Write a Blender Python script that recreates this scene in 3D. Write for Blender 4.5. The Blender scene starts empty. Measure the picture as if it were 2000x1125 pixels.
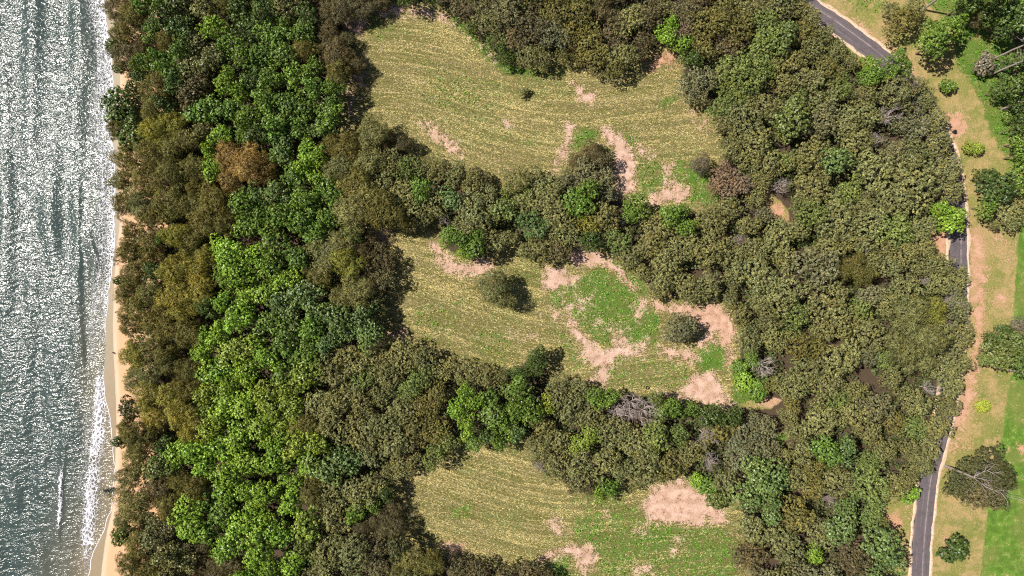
import bpy, math, random
import numpy as np
from mathutils import Vector, Matrix, Euler

# ------------------------------------------------------------------ camera, sky, sun, exposure
H = 167.0                 # camera height above the ground (m)
PPM = 8.0                 # photo pixels (2000 wide) per metre on the ground
random.seed(7)
RNG = np.random.default_rng(7)
sc = bpy.context.scene
col = sc.collection
cam_d = bpy.data.cameras.new('camera')
cam = bpy.data.objects.new('camera', cam_d)
col.objects.link(cam)
cam.location = (0, 0, H)
cam.rotation_euler = (0, 0, 0)
cam_d.sensor_width = 36.0
cam_d.lens = 36.0 * H / 250.0
cam_d.clip_end = 3000
sc.camera = cam

SUN_ZEN, SUN_AZ = math.radians(36.5), math.radians(15)      # azimuth: degrees above image-left
S = Vector((-math.sin(SUN_ZEN) * math.cos(SUN_AZ), math.sin(SUN_ZEN) * math.sin(SUN_AZ), math.cos(SUN_ZEN)))
world = bpy.data.worlds.new('World')
sc.world = world
world.use_nodes = True
wn = world.node_tree.nodes
wl = world.node_tree.links
sky = wn.new('ShaderNodeTexSky')
sky.sky_type = 'NISHITA'
sky.sun_disc = False
sky.sun_elevation = math.pi / 2 - SUN_ZEN
sky.sun_rotation = math.atan2(S.x, S.y)
wl.new(sky.outputs[0], wn['Background'].inputs[0])
wn['Background'].inputs[1].default_value = 0.05
sun_d = bpy.data.lights.new('sun', 'SUN')
sun_d.energy = 5.0
sun_d.angle = math.radians(0.55)
sun_d.color = (1.0, 0.95, 0.86)
sun = bpy.data.objects.new('sun', sun_d)
col.objects.link(sun)
sun.rotation_euler = S.to_track_quat('Z', 'Y').to_euler()
sun.location = (-80, 30, 120)
sc.view_settings.view_transform = 'Standard'
sc.view_settings.look = 'None'
sc.view_settings.exposure = 0.5
sc.view_settings.gamma = 1.0
sc.view_settings.use_curve_mapping = False
sc.cycles.use_denoising = False
sc.cycles.filter_width = 1.15
sc.cycles.max_bounces = 5
sc.cycles.diffuse_bounces = 2
sc.cycles.glossy_bounces = 2
sc.cycles.transmission_bounces = 3
sc.cycles.sample_clamp_indirect = 4


# ------------------------------------------------------------------ helpers
def w2(px, py, h=0.0):
    """photo pixel -> world xy of a point that stands h metres above the ground"""
    k = (1 - h / H) / PPM
    return (px - 1000.0) * k, (562.5 - py) * k


def lin(r, g, b):
    f = lambda c: (c / 255.0 / 12.92) if c <= 10 else ((c / 255.0 + 0.055) / 1.055) ** 2.4
    return (f(r), f(g), f(b))


def tag(o, label=None, cat=None, group=None, kind=None):
    if label: o['label'] = label
    if cat: o['category'] = cat
    if group: o['group'] = group
    if kind: o['kind'] = kind
    return o


def new_mesh(name, V, F, mat=None, face_attr=None, point_attr=None, smooth=False):
    me = bpy.data.meshes.new(name)
    V = np.asarray(V, dtype=np.float32)
    if isinstance(F, np.ndarray):
        n, k = F.shape
        me.vertices.add(len(V)); me.vertices.foreach_set('co', V.ravel())
        me.loops.add(n * k); me.loops.foreach_set('vertex_index', F.astype(np.int32).ravel())
        me.polygons.add(n)
        me.polygons.foreach_set('loop_start', np.arange(0, n * k, k, dtype=np.int32))
        me.update(calc_edges=True)
    else:
        me.from_pydata([tuple(v) for v in V], [], F)
    for nm, a in (face_attr or {}).items():
        at = me.attributes.new(nm, 'FLOAT', 'FACE'); at.data.foreach_set('value', np.asarray(a, dtype=np.float32))
    for nm, a in (point_attr or {}).items():
        a = np.asarray(a, dtype=np.float32)
        if a.ndim == 1:
            at = me.attributes.new(nm, 'FLOAT', 'POINT'); at.data.foreach_set('value', a)
        elif a.shape[1] == 3:
            at = me.attributes.new(nm, 'FLOAT_VECTOR', 'POINT'); at.data.foreach_set('vector', a.ravel())
        else:
            at = me.attributes.new(nm, 'FLOAT_COLOR', 'POINT'); at.data.foreach_set('color', a.ravel())
    if smooth:
        me.polygons.foreach_set('use_smooth', np.ones(len(me.polygons), dtype=bool))
    if mat: me.materials.append(mat)
    me.validate(verbose=False)
    return me


def obj(name, me, parent=None, loc=None):
    o = bpy.data.objects.new(name, me)
    col.objects.link(o)
    if parent is not None: o.parent = parent
    if loc is not None: o.location = loc
    return o


def seg_dist(X, Y, pts, closed=False):
    d = np.full(X.shape, 1e9)
    n = len(pts)
    for i in range(n if closed else n - 1):
        x0, y0 = pts[i]; x1, y1 = pts[(i + 1) % n]
        dx, dy = x1 - x0, y1 - y0
        L = dx * dx + dy * dy + 1e-9
        t = np.clip(((X - x0) * dx + (Y - y0) * dy) / L, 0, 1)
        d = np.minimum(d, np.hypot(X - x0 - t * dx, Y - y0 - t * dy))
    return d


def inside(X, Y, pts):
    r = np.zeros(X.shape, dtype=bool)
    n = len(pts)
    for i in range(n):
        x0, y0 = pts[i]; x1, y1 = pts[(i + 1) % n]
        if y0 == y1: continue
        c = ((y0 > Y) != (y1 > Y)) & (X < (x1 - x0) * (Y - y0) / (y1 - y0) + x0)
        r ^= c
    return r


def sdf(X, Y, pts):
    """positive inside, photo pixels"""
    xs = [p[0] for p in pts]; ys = [p[1] for p in pts]
    out = np.full(X.shape, -60.0)
    m = (X > min(xs) - 60) & (X < max(xs) + 60) & (Y > min(ys) - 60) & (Y < max(ys) + 60)
    if m.any():
        x, y = X[m], Y[m]
        d = seg_dist(x, y, pts, True)
        out[m] = np.where(inside(x, y, pts), d, -d)
    return out


def P(s):
    """'x,y x,y' -> points"""
    return [tuple(float(v) for v in t.split(',')) for t in s.split()]


def vnoise(x, y, seed=0):
    """smooth value noise on arrays, 0..1"""
    r = np.random.default_rng(seed).random((256, 256))
    xi, yi = np.floor(x).astype(int), np.floor(y).astype(int)
    fx, fy = x - xi, y - yi
    fx, fy = fx * fx * (3 - 2 * fx), fy * fy * (3 - 2 * fy)
    g = lambda a, b: r[a & 255, b & 255]
    return (g(xi, yi) * (1 - fx) + g(xi + 1, yi) * fx) * (1 - fy) + (g(xi, yi + 1) * (1 - fx) + g(xi + 1, yi + 1) * fx) * fy


def fbm(x, y, seed=0, oct=4):
    s = 0; a = 0.5; t = 0
    for k in range(oct):
        s = s + a * vnoise(x * 2 ** k + 17 * k, y * 2 ** k + 31 * k, seed + k); t += a; a *= 0.5
    return s / t


# ------------------------------------------------------------------ node helpers / materials
class NT:
    def __init__(self, name):
        self.m = bpy.data.materials.new(name); self.m.use_nodes = True
        self.t = self.m.node_tree; self.n = self.t.nodes; self.l = self.t.links
        self.out = self.n['Material Output']; self.bsdf = self.n['Principled BSDF']

    def new(self, typ, **kw):
        nd = self.n.new(typ)
        for k, v in kw.items(): setattr(nd, k, v)
        return nd

    def link(self, a, b): self.l.new(a, b)

    def val(self, s, sock):
        if isinstance(s, (int, float)): sock.default_value = s
        elif isinstance(s, tuple): sock.default_value = s if len(s) == 4 or sock.type == 'VECTOR' else (*s, 1)
        else: self.link(s, sock)

    def math(self, op, a, b=0.0, c=None, clamp=False):
        nd = self.new('ShaderNodeMath', operation=op, use_clamp=clamp)
        self.val(a, nd.inputs[0]); self.val(b, nd.inputs[1])
        if c is not None: self.val(c, nd.inputs[2])
        return nd.outputs[0]

    def mix(self, f, a, b, blend='MIX'):
        nd = self.new('ShaderNodeMix', data_type='RGBA', blend_type=blend)
        self.val(f, nd.inputs[0]); self.val(a, nd.inputs[6]); self.val(b, nd.inputs[7])
        return nd.outputs[2]

    def noise(self, scale, detail=3, rough=0.55, vec=None, dist=0.0):
        nd = self.new('ShaderNodeTexNoise')
        nd.inputs['Scale'].default_value = scale; nd.inputs['Detail'].default_value = detail
        nd.inputs['Roughness'].default_value = rough; nd.inputs['Distortion'].default_value = dist
        if vec is not None: self.link(vec, nd.inputs['Vector'])
        return nd.outputs[0]

    def sstep(self, x, lo, hi):
        nd = self.new('ShaderNodeMapRange', interpolation_type='SMOOTHSTEP')
        self.val(x, nd.inputs[0]); nd.inputs[1].default_value = lo; nd.inputs[2].default_value = hi
        return nd.outputs[0]

    def attr(self, name, out='Fac'):
        nd = self.new('ShaderNodeAttribute', attribute_name=name)
        return nd.outputs[out]

    def sep(self, c):
        nd = self.new('ShaderNodeSeparateColor'); self.link(c, nd.inputs[0]); return nd.outputs

    def pos(self):
        return self.new('ShaderNodeNewGeometry').outputs['Position']

    def mapping(self, v, scale=(1, 1, 1), rot=(0, 0, 0), loc=(0, 0, 0)):
        nd = self.new('ShaderNodeMapping'); self.link(v, nd.inputs[0])
        nd.inputs['Scale'].default_value = scale; nd.inputs['Rotation'].default_value = rot; nd.inputs['Location'].default_value = loc
        return nd.outputs[0]

    def bump(self, h, strength=0.5, dist=0.1):
        nd = self.new('ShaderNodeBump'); nd.inputs['Strength'].default_value = strength
        nd.inputs['Distance'].default_value = dist; self.link(h, nd.inputs['Height'])
        self.link(nd.outputs[0], self.bsdf.inputs['Normal'])

    def set(self, **kw):
        for k, v in kw.items(): self.val(v, self.bsdf.inputs[k.replace('_', ' ')])


def leaf_material(name, rough, spec, trans):
    """base colour comes from each tree's own object colour, varied leaf by leaf"""
    m = NT(name)
    oi = m.new('ShaderNodeObjectInfo')
    tone = m.attr('tone'); warm = m.attr('warm')
    c = m.mix(warm, oi.outputs['Color'], m.mix(1.0, oi.outputs['Color'], (1.28, 1.04, 0.7), 'MULTIPLY'))
    hs = m.new('ShaderNodeMix', data_type='RGBA', blend_type='MULTIPLY'); hs.inputs[0].default_value = 1
    m.link(c, hs.inputs[6])
    cb = m.new('ShaderNodeCombineColor')
    for k in range(3): m.link(tone, cb.inputs[k])
    m.link(cb.outputs[0], hs.inputs[7])
    base = hs.outputs[2]
    m.set(Base_Color=base, Roughness=rough)
    m.bsdf.inputs['Specular IOR Level'].default_value = spec
    tr = m.new('ShaderNodeBsdfTranslucent')
    m.link(m.mix(1.0, base, (1.15, 1.15, 0.6), 'MULTIPLY'), tr.inputs[0])
    mx = m.new('ShaderNodeMixShader'); mx.inputs[0].default_value = trans
    m.link(m.bsdf.outputs[0], mx.inputs[1]); m.link(tr.outputs[0], mx.inputs[2])
    m.link(mx.outputs[0], m.out.inputs[0])
    return m.m


M_LEAF = leaf_material('glossy_leaves', 0.42, 0.5, 0.18)
M_FINE = leaf_material('matt_leaves', 0.6, 0.3, 0.13)
M_NEEDLE = leaf_material('needle_leaves', 0.6, 0.25, 0.25)


def bark_material(name, a, b):
    m = NT(name)
    n = m.noise(3.0, 4, 0.6, m.mapping(m.new('ShaderNodeTexCoord').outputs['Object'], (3, 3, 0.6)))
    m.set(Base_Color=m.mix(n, a, b), Roughness=0.9)
    m.bump(n, 0.5, 0.05)
    return m.m


M_BARK = bark_material('brown_bark', (0.09, 0.06, 0.04), (0.2, 0.15, 0.11))
M_PALE = bark_material('pale_bark', (0.2, 0.155, 0.135), (0.42, 0.35, 0.32))
M_DEAD = bark_material('dead_wood', (0.34, 0.27, 0.25), (0.58, 0.49, 0.45))


def ground_material():
    m = NT('ground')
    pos = m.pos()
    row = m.attr('row', 'Vector')
    mk = m.sep(m.attr('mask', 'Color'))          # soil, green, litter
    mk2 = m.sep(m.attr('mask2', 'Color'))        # orange, lawn, meadow
    soil, green, litter = mk[0], mk[1], mk[2]
    orange, lawn, meadow = mk2[0], mk2[1], mk2[2]
    n_f = m.noise(3.2, 4, 0.65, pos)
    n_m = m.noise(0.55, 4, 0.6, pos)
    n_l = m.noise(0.09, 3, 0.5, pos)
    streak = m.noise(1.0, 3, 0.6, m.mapping(row, (0.10, 1.15, 1)))
    streak2 = m.noise(1.0, 2, 0.6, m.mapping(row, (0.05, 0.42, 1), (0, 0, 0), (40, 13, 0)))
    speck = m.noise(1.0, 2, 0.7, m.mapping(row, (1.4, 4.2, 1)))
    # mown dry grass
    g0 = m.mix(n_l, (0.132, 0.120, 0.038), (0.225, 0.185, 0.08))
    g0 = m.mix(m.math('MULTIPLY', m.sstep(streak2, 0.35, 0.68), 0.7), g0, (0.125, 0.122, 0.028))
    g0 = m.mix(m.math('MULTIPLY', m.sstep(streak, 0.52, 0.7), 0.7), g0, (0.33, 0.275, 0.125))
    g0 = m.mix(m.math('MULTIPLY', m.sstep(speck, 0.54, 0.74), 0.6), g0, (0.40, 0.335, 0.155))
    g0 = m.mix(m.math('MULTIPLY', m.sstep(n_f, 0.52, 0.40), 0.75), g0, (0.055, 0.055, 0.014))
    # verge: smoother short tan turf
    v0 = m.mix(m.sstep(n_m, 0.4, 0.6), (0.35, 0.245, 0.11), (0.235, 0.205, 0.066))
    v0 = m.mix(m.math('MULTIPLY', m.sstep(m.noise(0.16, 4, 0.65, pos), 0.45, 0.58), 0.75), v0, (0.165, 0.18, 0.04))
    v0 = m.mix(m.math('MULTIPLY', m.sstep(n_f, 0.52, 0.66), 0.5), v0, (0.50, 0.37, 0.19))
    v0 = m.mix(m.math('MULTIPLY', m.sstep(n_f, 0.48, 0.36), 0.45), v0, (0.15, 0.14, 0.04))
    base = m.mix(meadow, v0, g0)
    # green growth
    gg = m.mix(n_m, (0.05, 0.10, 0.014), (0.10, 0.19, 0.026))
    gg = m.mix(m.math('MULTIPLY', m.sstep(m.noise(0.22, 3, 0.6, pos), 0.42, 0.62), 0.6), gg, (0.12, 0.135, 0.03))
    gg = m.mix(m.math('MULTIPLY', m.sstep(n_f, 0.52, 0.75), 0.55), gg, (0.17, 0.26, 0.05))
    gth = m.math('ADD', green, m.math('MULTIPLY', m.math('SUBTRACT', m.math('ADD', m.math('MULTIPLY', n_m, 0.5), m.math('MULTIPLY', n_f, 0.5)), 0.5), 4.0))
    base = m.mix(m.sstep(gth, 0.32, 0.72), base, gg)
    # lawn
    lg = m.mix(m.sstep(n_m, 0.38, 0.62), (0.075, 0.14, 0.016), (0.115, 0.22, 0.026))
    lg = m.mix(m.math('MULTIPLY', m.sstep(n_l, 0.45, 0.62), 0.7), lg, (0.16, 0.175, 0.045))
    lg = m.mix(m.math('MULTIPLY', m.sstep(m.noise(1.3, 4, 0.65, pos), 0.5, 0.68), 0.5), lg, (0.06, 0.10, 0.02))
    lg = m.mix(m.math('MULTIPLY', m.sstep(n_f, 0.5, 0.64), 0.45), lg, (0.16, 0.24, 0.06))
    lth = m.math('ADD', lawn, m.math('MULTIPLY', m.math('SUBTRACT', m.math('ADD', m.math('MULTIPLY', n_m, .5), m.math('MULTIPLY', n_f, .5)), 0.5), 1.6))
    base = m.mix(m.sstep(lth, 0.42, 0.58), base, lg)
    # bare soil, pink to orange
    ps = m.mix(m.sstep(n_m, 0.38, 0.62), (0.46, 0.285, 0.215), (0.60, 0.42, 0.34))
    ps = m.mix(m.math('MULTIPLY', m.sstep(n_f, 0.5, 0.62), 0.45), ps, (0.40, 0.235, 0.165))
    os_ = m.mix(n_m, (0.38, 0.175, 0.09), (0.50, 0.26, 0.15))
    ps = m.mix(m.math('MULTIPLY', m.sstep(m.noise(0.28, 4, 0.65, pos), 0.46, 0.62), 0.55), ps, (0.40, 0.27, 0.19))
    ps = m.mix(orange, ps, os_)
    sth = m.math('ADD', soil, m.math('MULTIPLY', m.math('SUBTRACT', m.math('ADD', m.math('MULTIPLY', n_m, 0.4), m.math('MULTIPLY', n_f, 0.6)), 0.5), 5.2))
    base = m.mix(m.sstep(sth, 0.34, 0.66), base, ps)
    # leaf litter under the trees
    lt = m.mix(n_f, (0.03, 0.02, 0.012), (0.12, 0.085, 0.055))
    ls = m.math('ADD', litter, m.math('MULTIPLY', m.math('SUBTRACT', n_m, 0.5), 0.7))
    base = m.mix(m.sstep(ls, 0.35, 0.65), base, lt)
    m.set(Base_Color=base, Roughness=0.95)
    m.bsdf.inputs['Specular IOR Level'].default_value = 0.15
    m.bump(m.math('ADD', n_f, m.math('MULTIPLY', speck, m.math('MULTIPLY', meadow, 1.2))), 0.8, 0.16)
    return m.m


M_GROUND = ground_material()

# ------------------------------------------------------------------ lay of the land (photo pixels)
CLEAR = [P('690,40 700,55 715,50 740,28 760,12 790,20 830,16 858,22 880,40 900,55 925,78 945,102 970,126 1000,138 1060,142 1085,130 1115,125 1130,140 1160,155 1200,160 1240,140 1262,115 1295,105 1325,105 1325,130 1312,150 1318,185 1345,205 1385,205 1390,240 1395,280 1400,310 1385,325 1365,335 1372,350 1395,375 1400,405 1370,408 1340,398 1310,402 1290,408 1262,402 1255,385 1240,380 1225,378 1200,370 1195,345 1205,310 1200,285 1175,268 1150,272 1120,295 1105,325 1085,335 1060,330 1035,340 1010,355 990,360 960,350 940,335 900,318 850,310 815,300 800,270 770,245 745,235 715,240 690,255 675,250 680,225 672,195 668,170 690,165 712,150 712,110 705,85 690,75 680,60'),
         P('725,450 760,455 800,450 840,430 850,445 850,465 860,490 880,510 910,515 945,515 975,500 990,480 1005,485 1015,510 1040,525 1070,515 1100,505 1115,490 1140,488 1170,493 1200,505 1225,525 1250,555 1265,580 1300,590 1340,595 1380,595 1420,600 1435,625 1435,680 1430,700 1425,720 1432,760 1428,790 1402,802 1370,787 1340,782 1310,772 1280,762 1240,757 1200,757 1165,757 1150,747 1110,732 1085,727 1065,702 1045,682 1020,692 1005,712 985,722 950,717 915,707 880,702 870,682 840,672 800,667 775,657 752,650 760,620 765,580 785,560 790,540 775,515 765,480 740,470'),
         P('900,870 940,868 980,870 1020,865 1025,890 1035,925 1060,940 1100,950 1130,970 1160,978 1200,975 1215,960 1215,940 1240,930 1280,935 1320,940 1350,945 1370,970 1395,985 1430,985 1440,1010 1440,1060 1455,1125 1455,1200 1100,1200 1085,1130 1080,1102 1040,1095 1000,1100 960,1095 930,1087 900,1082 870,1077 850,1072 825,1082 815,1055 800,1040 800,1010 785,1000 775,960 765,940 790,925 830,915 870,900 890,885')]
GAPS = [P('1492,372 1512,380 1545,412 1540,432 1512,425 1495,400'), P('1432,735 1475,770 1500,765 1530,782 1505,800 1470,800 1435,792'), P('1515,835 1545,850 1530,870 1512,858')]
EAST = P('1570,-80 1575,0 1612,42 1632,64 1665,88 1690,115 1715,120 1765,120 1790,148 1820,165 1830,190 1845,230 1850,260 1870,310 1882,370 1880,420 1862,450 1825,456 1828,480 1855,505 1878,520 1890,590 1900,630 1900,690 1890,730 1880,780 1860,800 1845,850 1835,880 1825,920 1803,938 1790,968 1770,960 1750,975 1735,980 1730,1005 1750,1040 1757,1080 1755,1130 1755,1250 2300,1250 2300,-80')
WEST = P('205,-80 205,0 212,60 215,130 225,148 250,152 262,162 230,172 200,188 195,240 215,262 225,290 220,330 215,380 222,430 235,445 226,480 222,520 230,580 235,620 240,660 240,700 245,740 240,780 235,820 228,850 242,870 245,900 235,930 222,970 230,1000 215,1030 235,1060 232,1130 232,1250')
WESTPOLY = [(-500, 1250), (-500, -80)] + WEST
SHORE = P('196,-300 198,0 210,60 216,130 219,170 210,230 214,270 221,300 221,400 221,470 215,520 211,560 207,600 203,640 201,700 200,750 204,780 212,820 217,870 221,920 218,960 213,1000 203,1030 192,1055 180,1080 172,1110 168,1130 160,1500')
WETLINE = P('214,-300 216,0 226,60 232,130 234,200 232,300 232,440 224,500 221,560 219,640 221,700 224,750 226,800 226,840 224,880 223,930 220,970 216,1005 208,1035 203,1070 198,1110 196,1130 190,1500')
ROAD = P('1380,-210 1440,-140 1500,-70 1545,-18 1590,18 1632,46 1680,81 1722,114 1760,152 1795,196 1822,240 1845,290 1859,340 1868,400 1872,460 1872,520 1871,580 1868,640 1862,700 1854,760 1844,820 1830,872 1815,930 1806,1000 1799,1070 1796,1130 1792,1210 1786,1290 1780,1370 1775,1450')
LAWN = P('2300,380 1996,400 1990,445 1985,520 1980,600 1977,650 1975,730 1965,790 1958,850 1942,900 1930,980 1925,1040 1914,1130 1905,1250 2300,1250')
STRIP = P('1770,-80 1800,-5 1835,30 1865,60 1870,95 1862,118 1880,140 1900,178 1922,225 1942,270 1962,315 1990,330 2060,330 2060,100 2000,-80')
SOIL = [  # points, strength, orange share
    ('670,30 690,35 715,45 710,60 690,62 675,50', .95, .2), ('740,22 765,10 800,15 780,30 750,32', .8, .1), ('805,16 850,20 872,36 840,32 810,28', .9, .1),
    ('1268,115 1295,103 1328,105 1322,128 1290,130 1265,138', .85, .7), ('1122,165 1132,168 1140,180 1160,182 1162,192 1140,200 1130,185', .95, .15),
    ('1170,255 1190,253 1215,270 1235,300 1245,320 1235,345 1240,370 1225,380 1205,372 1200,340 1205,310 1195,285', 1.0, .05), ('1230,265 1262,290 1275,303 1245,303', .55, .1),
    ('1295,318 1312,325 1310,345 1345,370 1340,392 1300,397 1266,402 1275,380 1300,365', .85, .15), ('820,235 850,240 880,265 905,290 900,305 870,295 840,270', .62, .1),
    ('1108,240 1120,245 1115,290 1095,320 1078,338 1088,310 1103,280', .9, .05), ('1345,213 1372,222 1388,262 1365,245', .5, .2), ('668,176 690,185 692,230 675,225', .6, .15), ('690,110 712,120 708,165 690,160', .7, .3),
    ('880,40 930,80 985,125 975,128 920,88 880,52', .42, .1), ('720,446 755,452 765,470 730,470', .8, .15),
    ('842,470 860,485 875,510 910,518 950,503 964,518 930,540 900,532 875,527 853,510', .95, .1), ('1108,490 1140,486 1185,498 1212,520 1237,550 1247,567 1235,567 1205,532 1170,512 1150,522 1128,522', .95, .2),
    ('1066,524 1090,526 1127,545 1110,557 1085,562 1066,567', 1.0, .05), ('1075,602 1110,590 1160,578 1140,603 1110,617 1085,622', .58, 0), ('1085,560 1130,560 1130,590 1085,590', .32, 0),
    ('1110,612 1125,640 1150,668 1180,688 1200,680 1230,680 1264,666 1262,690 1215,692 1190,707 1185,747 1165,757 1158,745 1170,715 1140,697 1133,665 1118,645', 1.0, .03), ('1200,655 1215,640 1227,660 1215,682 1200,682', .8, .1),
    ('1235,588 1262,583 1262,612 1245,627 1236,605', .75, .1), ('1268,593 1340,596 1400,598 1427,610 1437,640 1434,668 1415,677 1403,650 1375,640 1360,625 1330,612 1290,607', 1.0, .3), ('1370,640 1397,648 1402,672 1362,678', .72, .15),
    ('1288,678 1330,678 1367,690 1352,712 1320,702 1288,692', .78, .15), ('1418,678 1432,690 1434,722 1420,717', .85, .2), ('1350,735 1395,726 1407,760 1427,790 1417,802 1385,787 1350,777 1310,780 1285,768 1330,765 1345,750', 1.0, .1),
    ('758,652 790,648 805,664 770,668', .8, .3), ('985,640 1040,650 1050,675 1000,665', .36, .1), ('1140,610 1230,640 1225,660 1150,640', .42, .1),
    ('1272,955 1300,945 1330,938 1352,948 1357,963 1387,968 1407,988 1412,1017 1395,1022 1390,1007 1372,1012 1370,1027 1340,1020 1300,1022 1263,1012 1256,990 1270,975', .98, .12), ('1238,1035 1264,1027 1264,1042 1243,1047', .75, .1),
    ('1063,1087 1095,1070 1120,1060 1162,1073 1164,1090 1157,1112 1133,1114 1126,1087 1100,1077 1075,1094 1053,1097', .88, .12), ('1238,1103 1270,1101 1270,1122 1233,1124', .8, .15), ('1313,1055 1332,1048 1330,1077 1308,1082', .6, .1),
    ('862,1064 900,1060 908,1082 880,1088', .8, .35), ('1066,1020 1085,1010 1104,1025 1102,1040 1085,1047', .68, 0), ('985,236 996,236 994,246 984,246', .7, 0),
    ('1888,440 1920,450 1928,520 1926,600 1922,680 1913,740 1898,800 1884,852 1865,857 1856,830 1878,760 1893,700 1903,640 1893,560', .72, .55), ('1848,222 1875,220 1892,240 1882,256 1855,264', .95, .6),
    ('1640,12 1680,38 1722,73 1765,102 1800,150 1785,150 1745,112 1700,72 1650,37', .6, .4), ('1815,452 1858,456 1858,508 1840,503 1825,480', .95, .75), ('1728,1008 1757,998 1762,1030 1740,1052', .7, .8), ('1762,985 1775,985 1770,1130 1755,1130 1765,1050', .35, .5),
    ('1943,568 1967,578 1962,602 1943,597', .7, .2), ('1838,1048 1857,1043 1852,1082 1838,1080', .6, .5), ('1488,380 1530,400 1545,434 1510,424', .85, .7), ('1470,790 1500,764 1534,780 1505,800', .8, .45), ('1925,440 1990,448 1975,520 1940,500', .38, .2), ('1990,868 2010,868 2010,885 1992,882', .9, .8),
    ('1180,1000 1190,1000 1190,1010 1180,1010', .6, .1), ('1790,100 1840,110 1850,130 1810,125', .55, .5), ('1835,860 1880,850 1900,875 1850,890', .5, .3)]
GREEN = [('878,22 910,43 940,83 970,113 1000,128 1060,138 1060,152 990,144 950,117 920,82 890,52', .95), ('1118,253 1170,253 1182,265 1150,282 1117,302 1110,322 1112,280', .85),
         ('1240,310 1290,308 1300,330 1330,308 1378,328 1402,360 1402,405 1350,402 1340,370 1300,360 1280,387 1250,382 1240,350', .62), ('1330,330 1380,330 1402,365 1402,405 1365,402', .85), ('1213,258 1250,263 1232,288', .8), ('1288,188 1322,188 1312,217 1283,212', .5),
         ('1068,570 1130,545 1170,518 1210,538 1247,570 1272,600 1292,620 1287,660 1262,682 1225,672 1200,650 1190,670 1160,667 1140,640 1110,612 1078,602', .74), ('1175,490 1242,526 1268,580 1255,584 1225,542 1190,512', 1.0), ('1170,560 1215,560 1230,600 1180,620 1150,590', .85),
         ('1353,690 1395,668 1417,683 1417,727 1370,727 1353,710', .92), ('1185,705 1250,690 1310,700 1357,715 1352,762 1178,757', .40), ('1428,700 1500,735 1482,782 1433,792', 1.0), ('1225,655 1285,655 1285,690 1228,680', .7),
         ('1118,1000 1250,985 1285,1030 1400,1025 1445,1055 1447,1150 1170,1150 1163,1080 1118,1060', .58), ('1180,1060 1290,1010 1342,1030 1302,1080 1200,1102', .66), ('868,988 922,978 924,1012 878,1022', .5), ('1078,1085 1112,1090 1112,1150 1078,1150', .8),
         ('1338,928 1382,938 1412,977 1360,952', .95), ('1130,930 1215,930 1230,1000 1140,1000', .45), ('872,602 905,573 913,590', .55), ('1058,602 1130,680 1152,722 1120,722 1078,650', .42), ('700,40 760,30 800,60 740,90', .38), ('1000,140 1060,142 1110,128 1100,150 1040,160', .6), ('1515,835 1545,850 1530,872 1510,858', 1.0),
         ('1600,-20 1700,-20 1760,20 1700,30', .45), ('820,120 980,160 960,230 830,200', .32), ('820,560 900,600 880,680 800,640', .3), ('920,640 1000,650 980,710 920,690', .36), ('1010,480 1060,520 1040,560 1000,530', .3)]

# gentle relief + rows left by mowing
ROWX = np.array([500, 680, 800, 900, 1000, 1100, 1200, 1300, 1400, 2100.])
ROWA = np.tan(np.radians([-6, -4, 8, 21, 15, 2, -9, -6, 2, 2.]))
_rx = np.linspace(500, 2100, 1601); _rf = np.concatenate([[0], np.cumsum(np.interp(_rx, ROWX, ROWA))[:-1]])


def row_coords(px, py):
    f = np.interp(px, _rx, _rf)
    curve = 14 * np.sin((px - 650) / 120.0) * np.clip((py - 80) / 400, -0.4, 1)
    return (px - 1000) / PPM, (py - f + 0.25 * curve) / PPM


def ground_z(px, py):
    z = 0.5 * (fbm(px / 300.0, py / 300.0, 5, 3) - 0.5)
    d = np.interp(py, [p[1] for p in SHORE], [p[0] for p in SHORE])
    sea = np.clip((d + 70 - px) / 70.0, 0, 6)           # slopes to the water and below it
    return z * np.clip(1 - sea, 0, 1) - sea * 0.55


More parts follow.
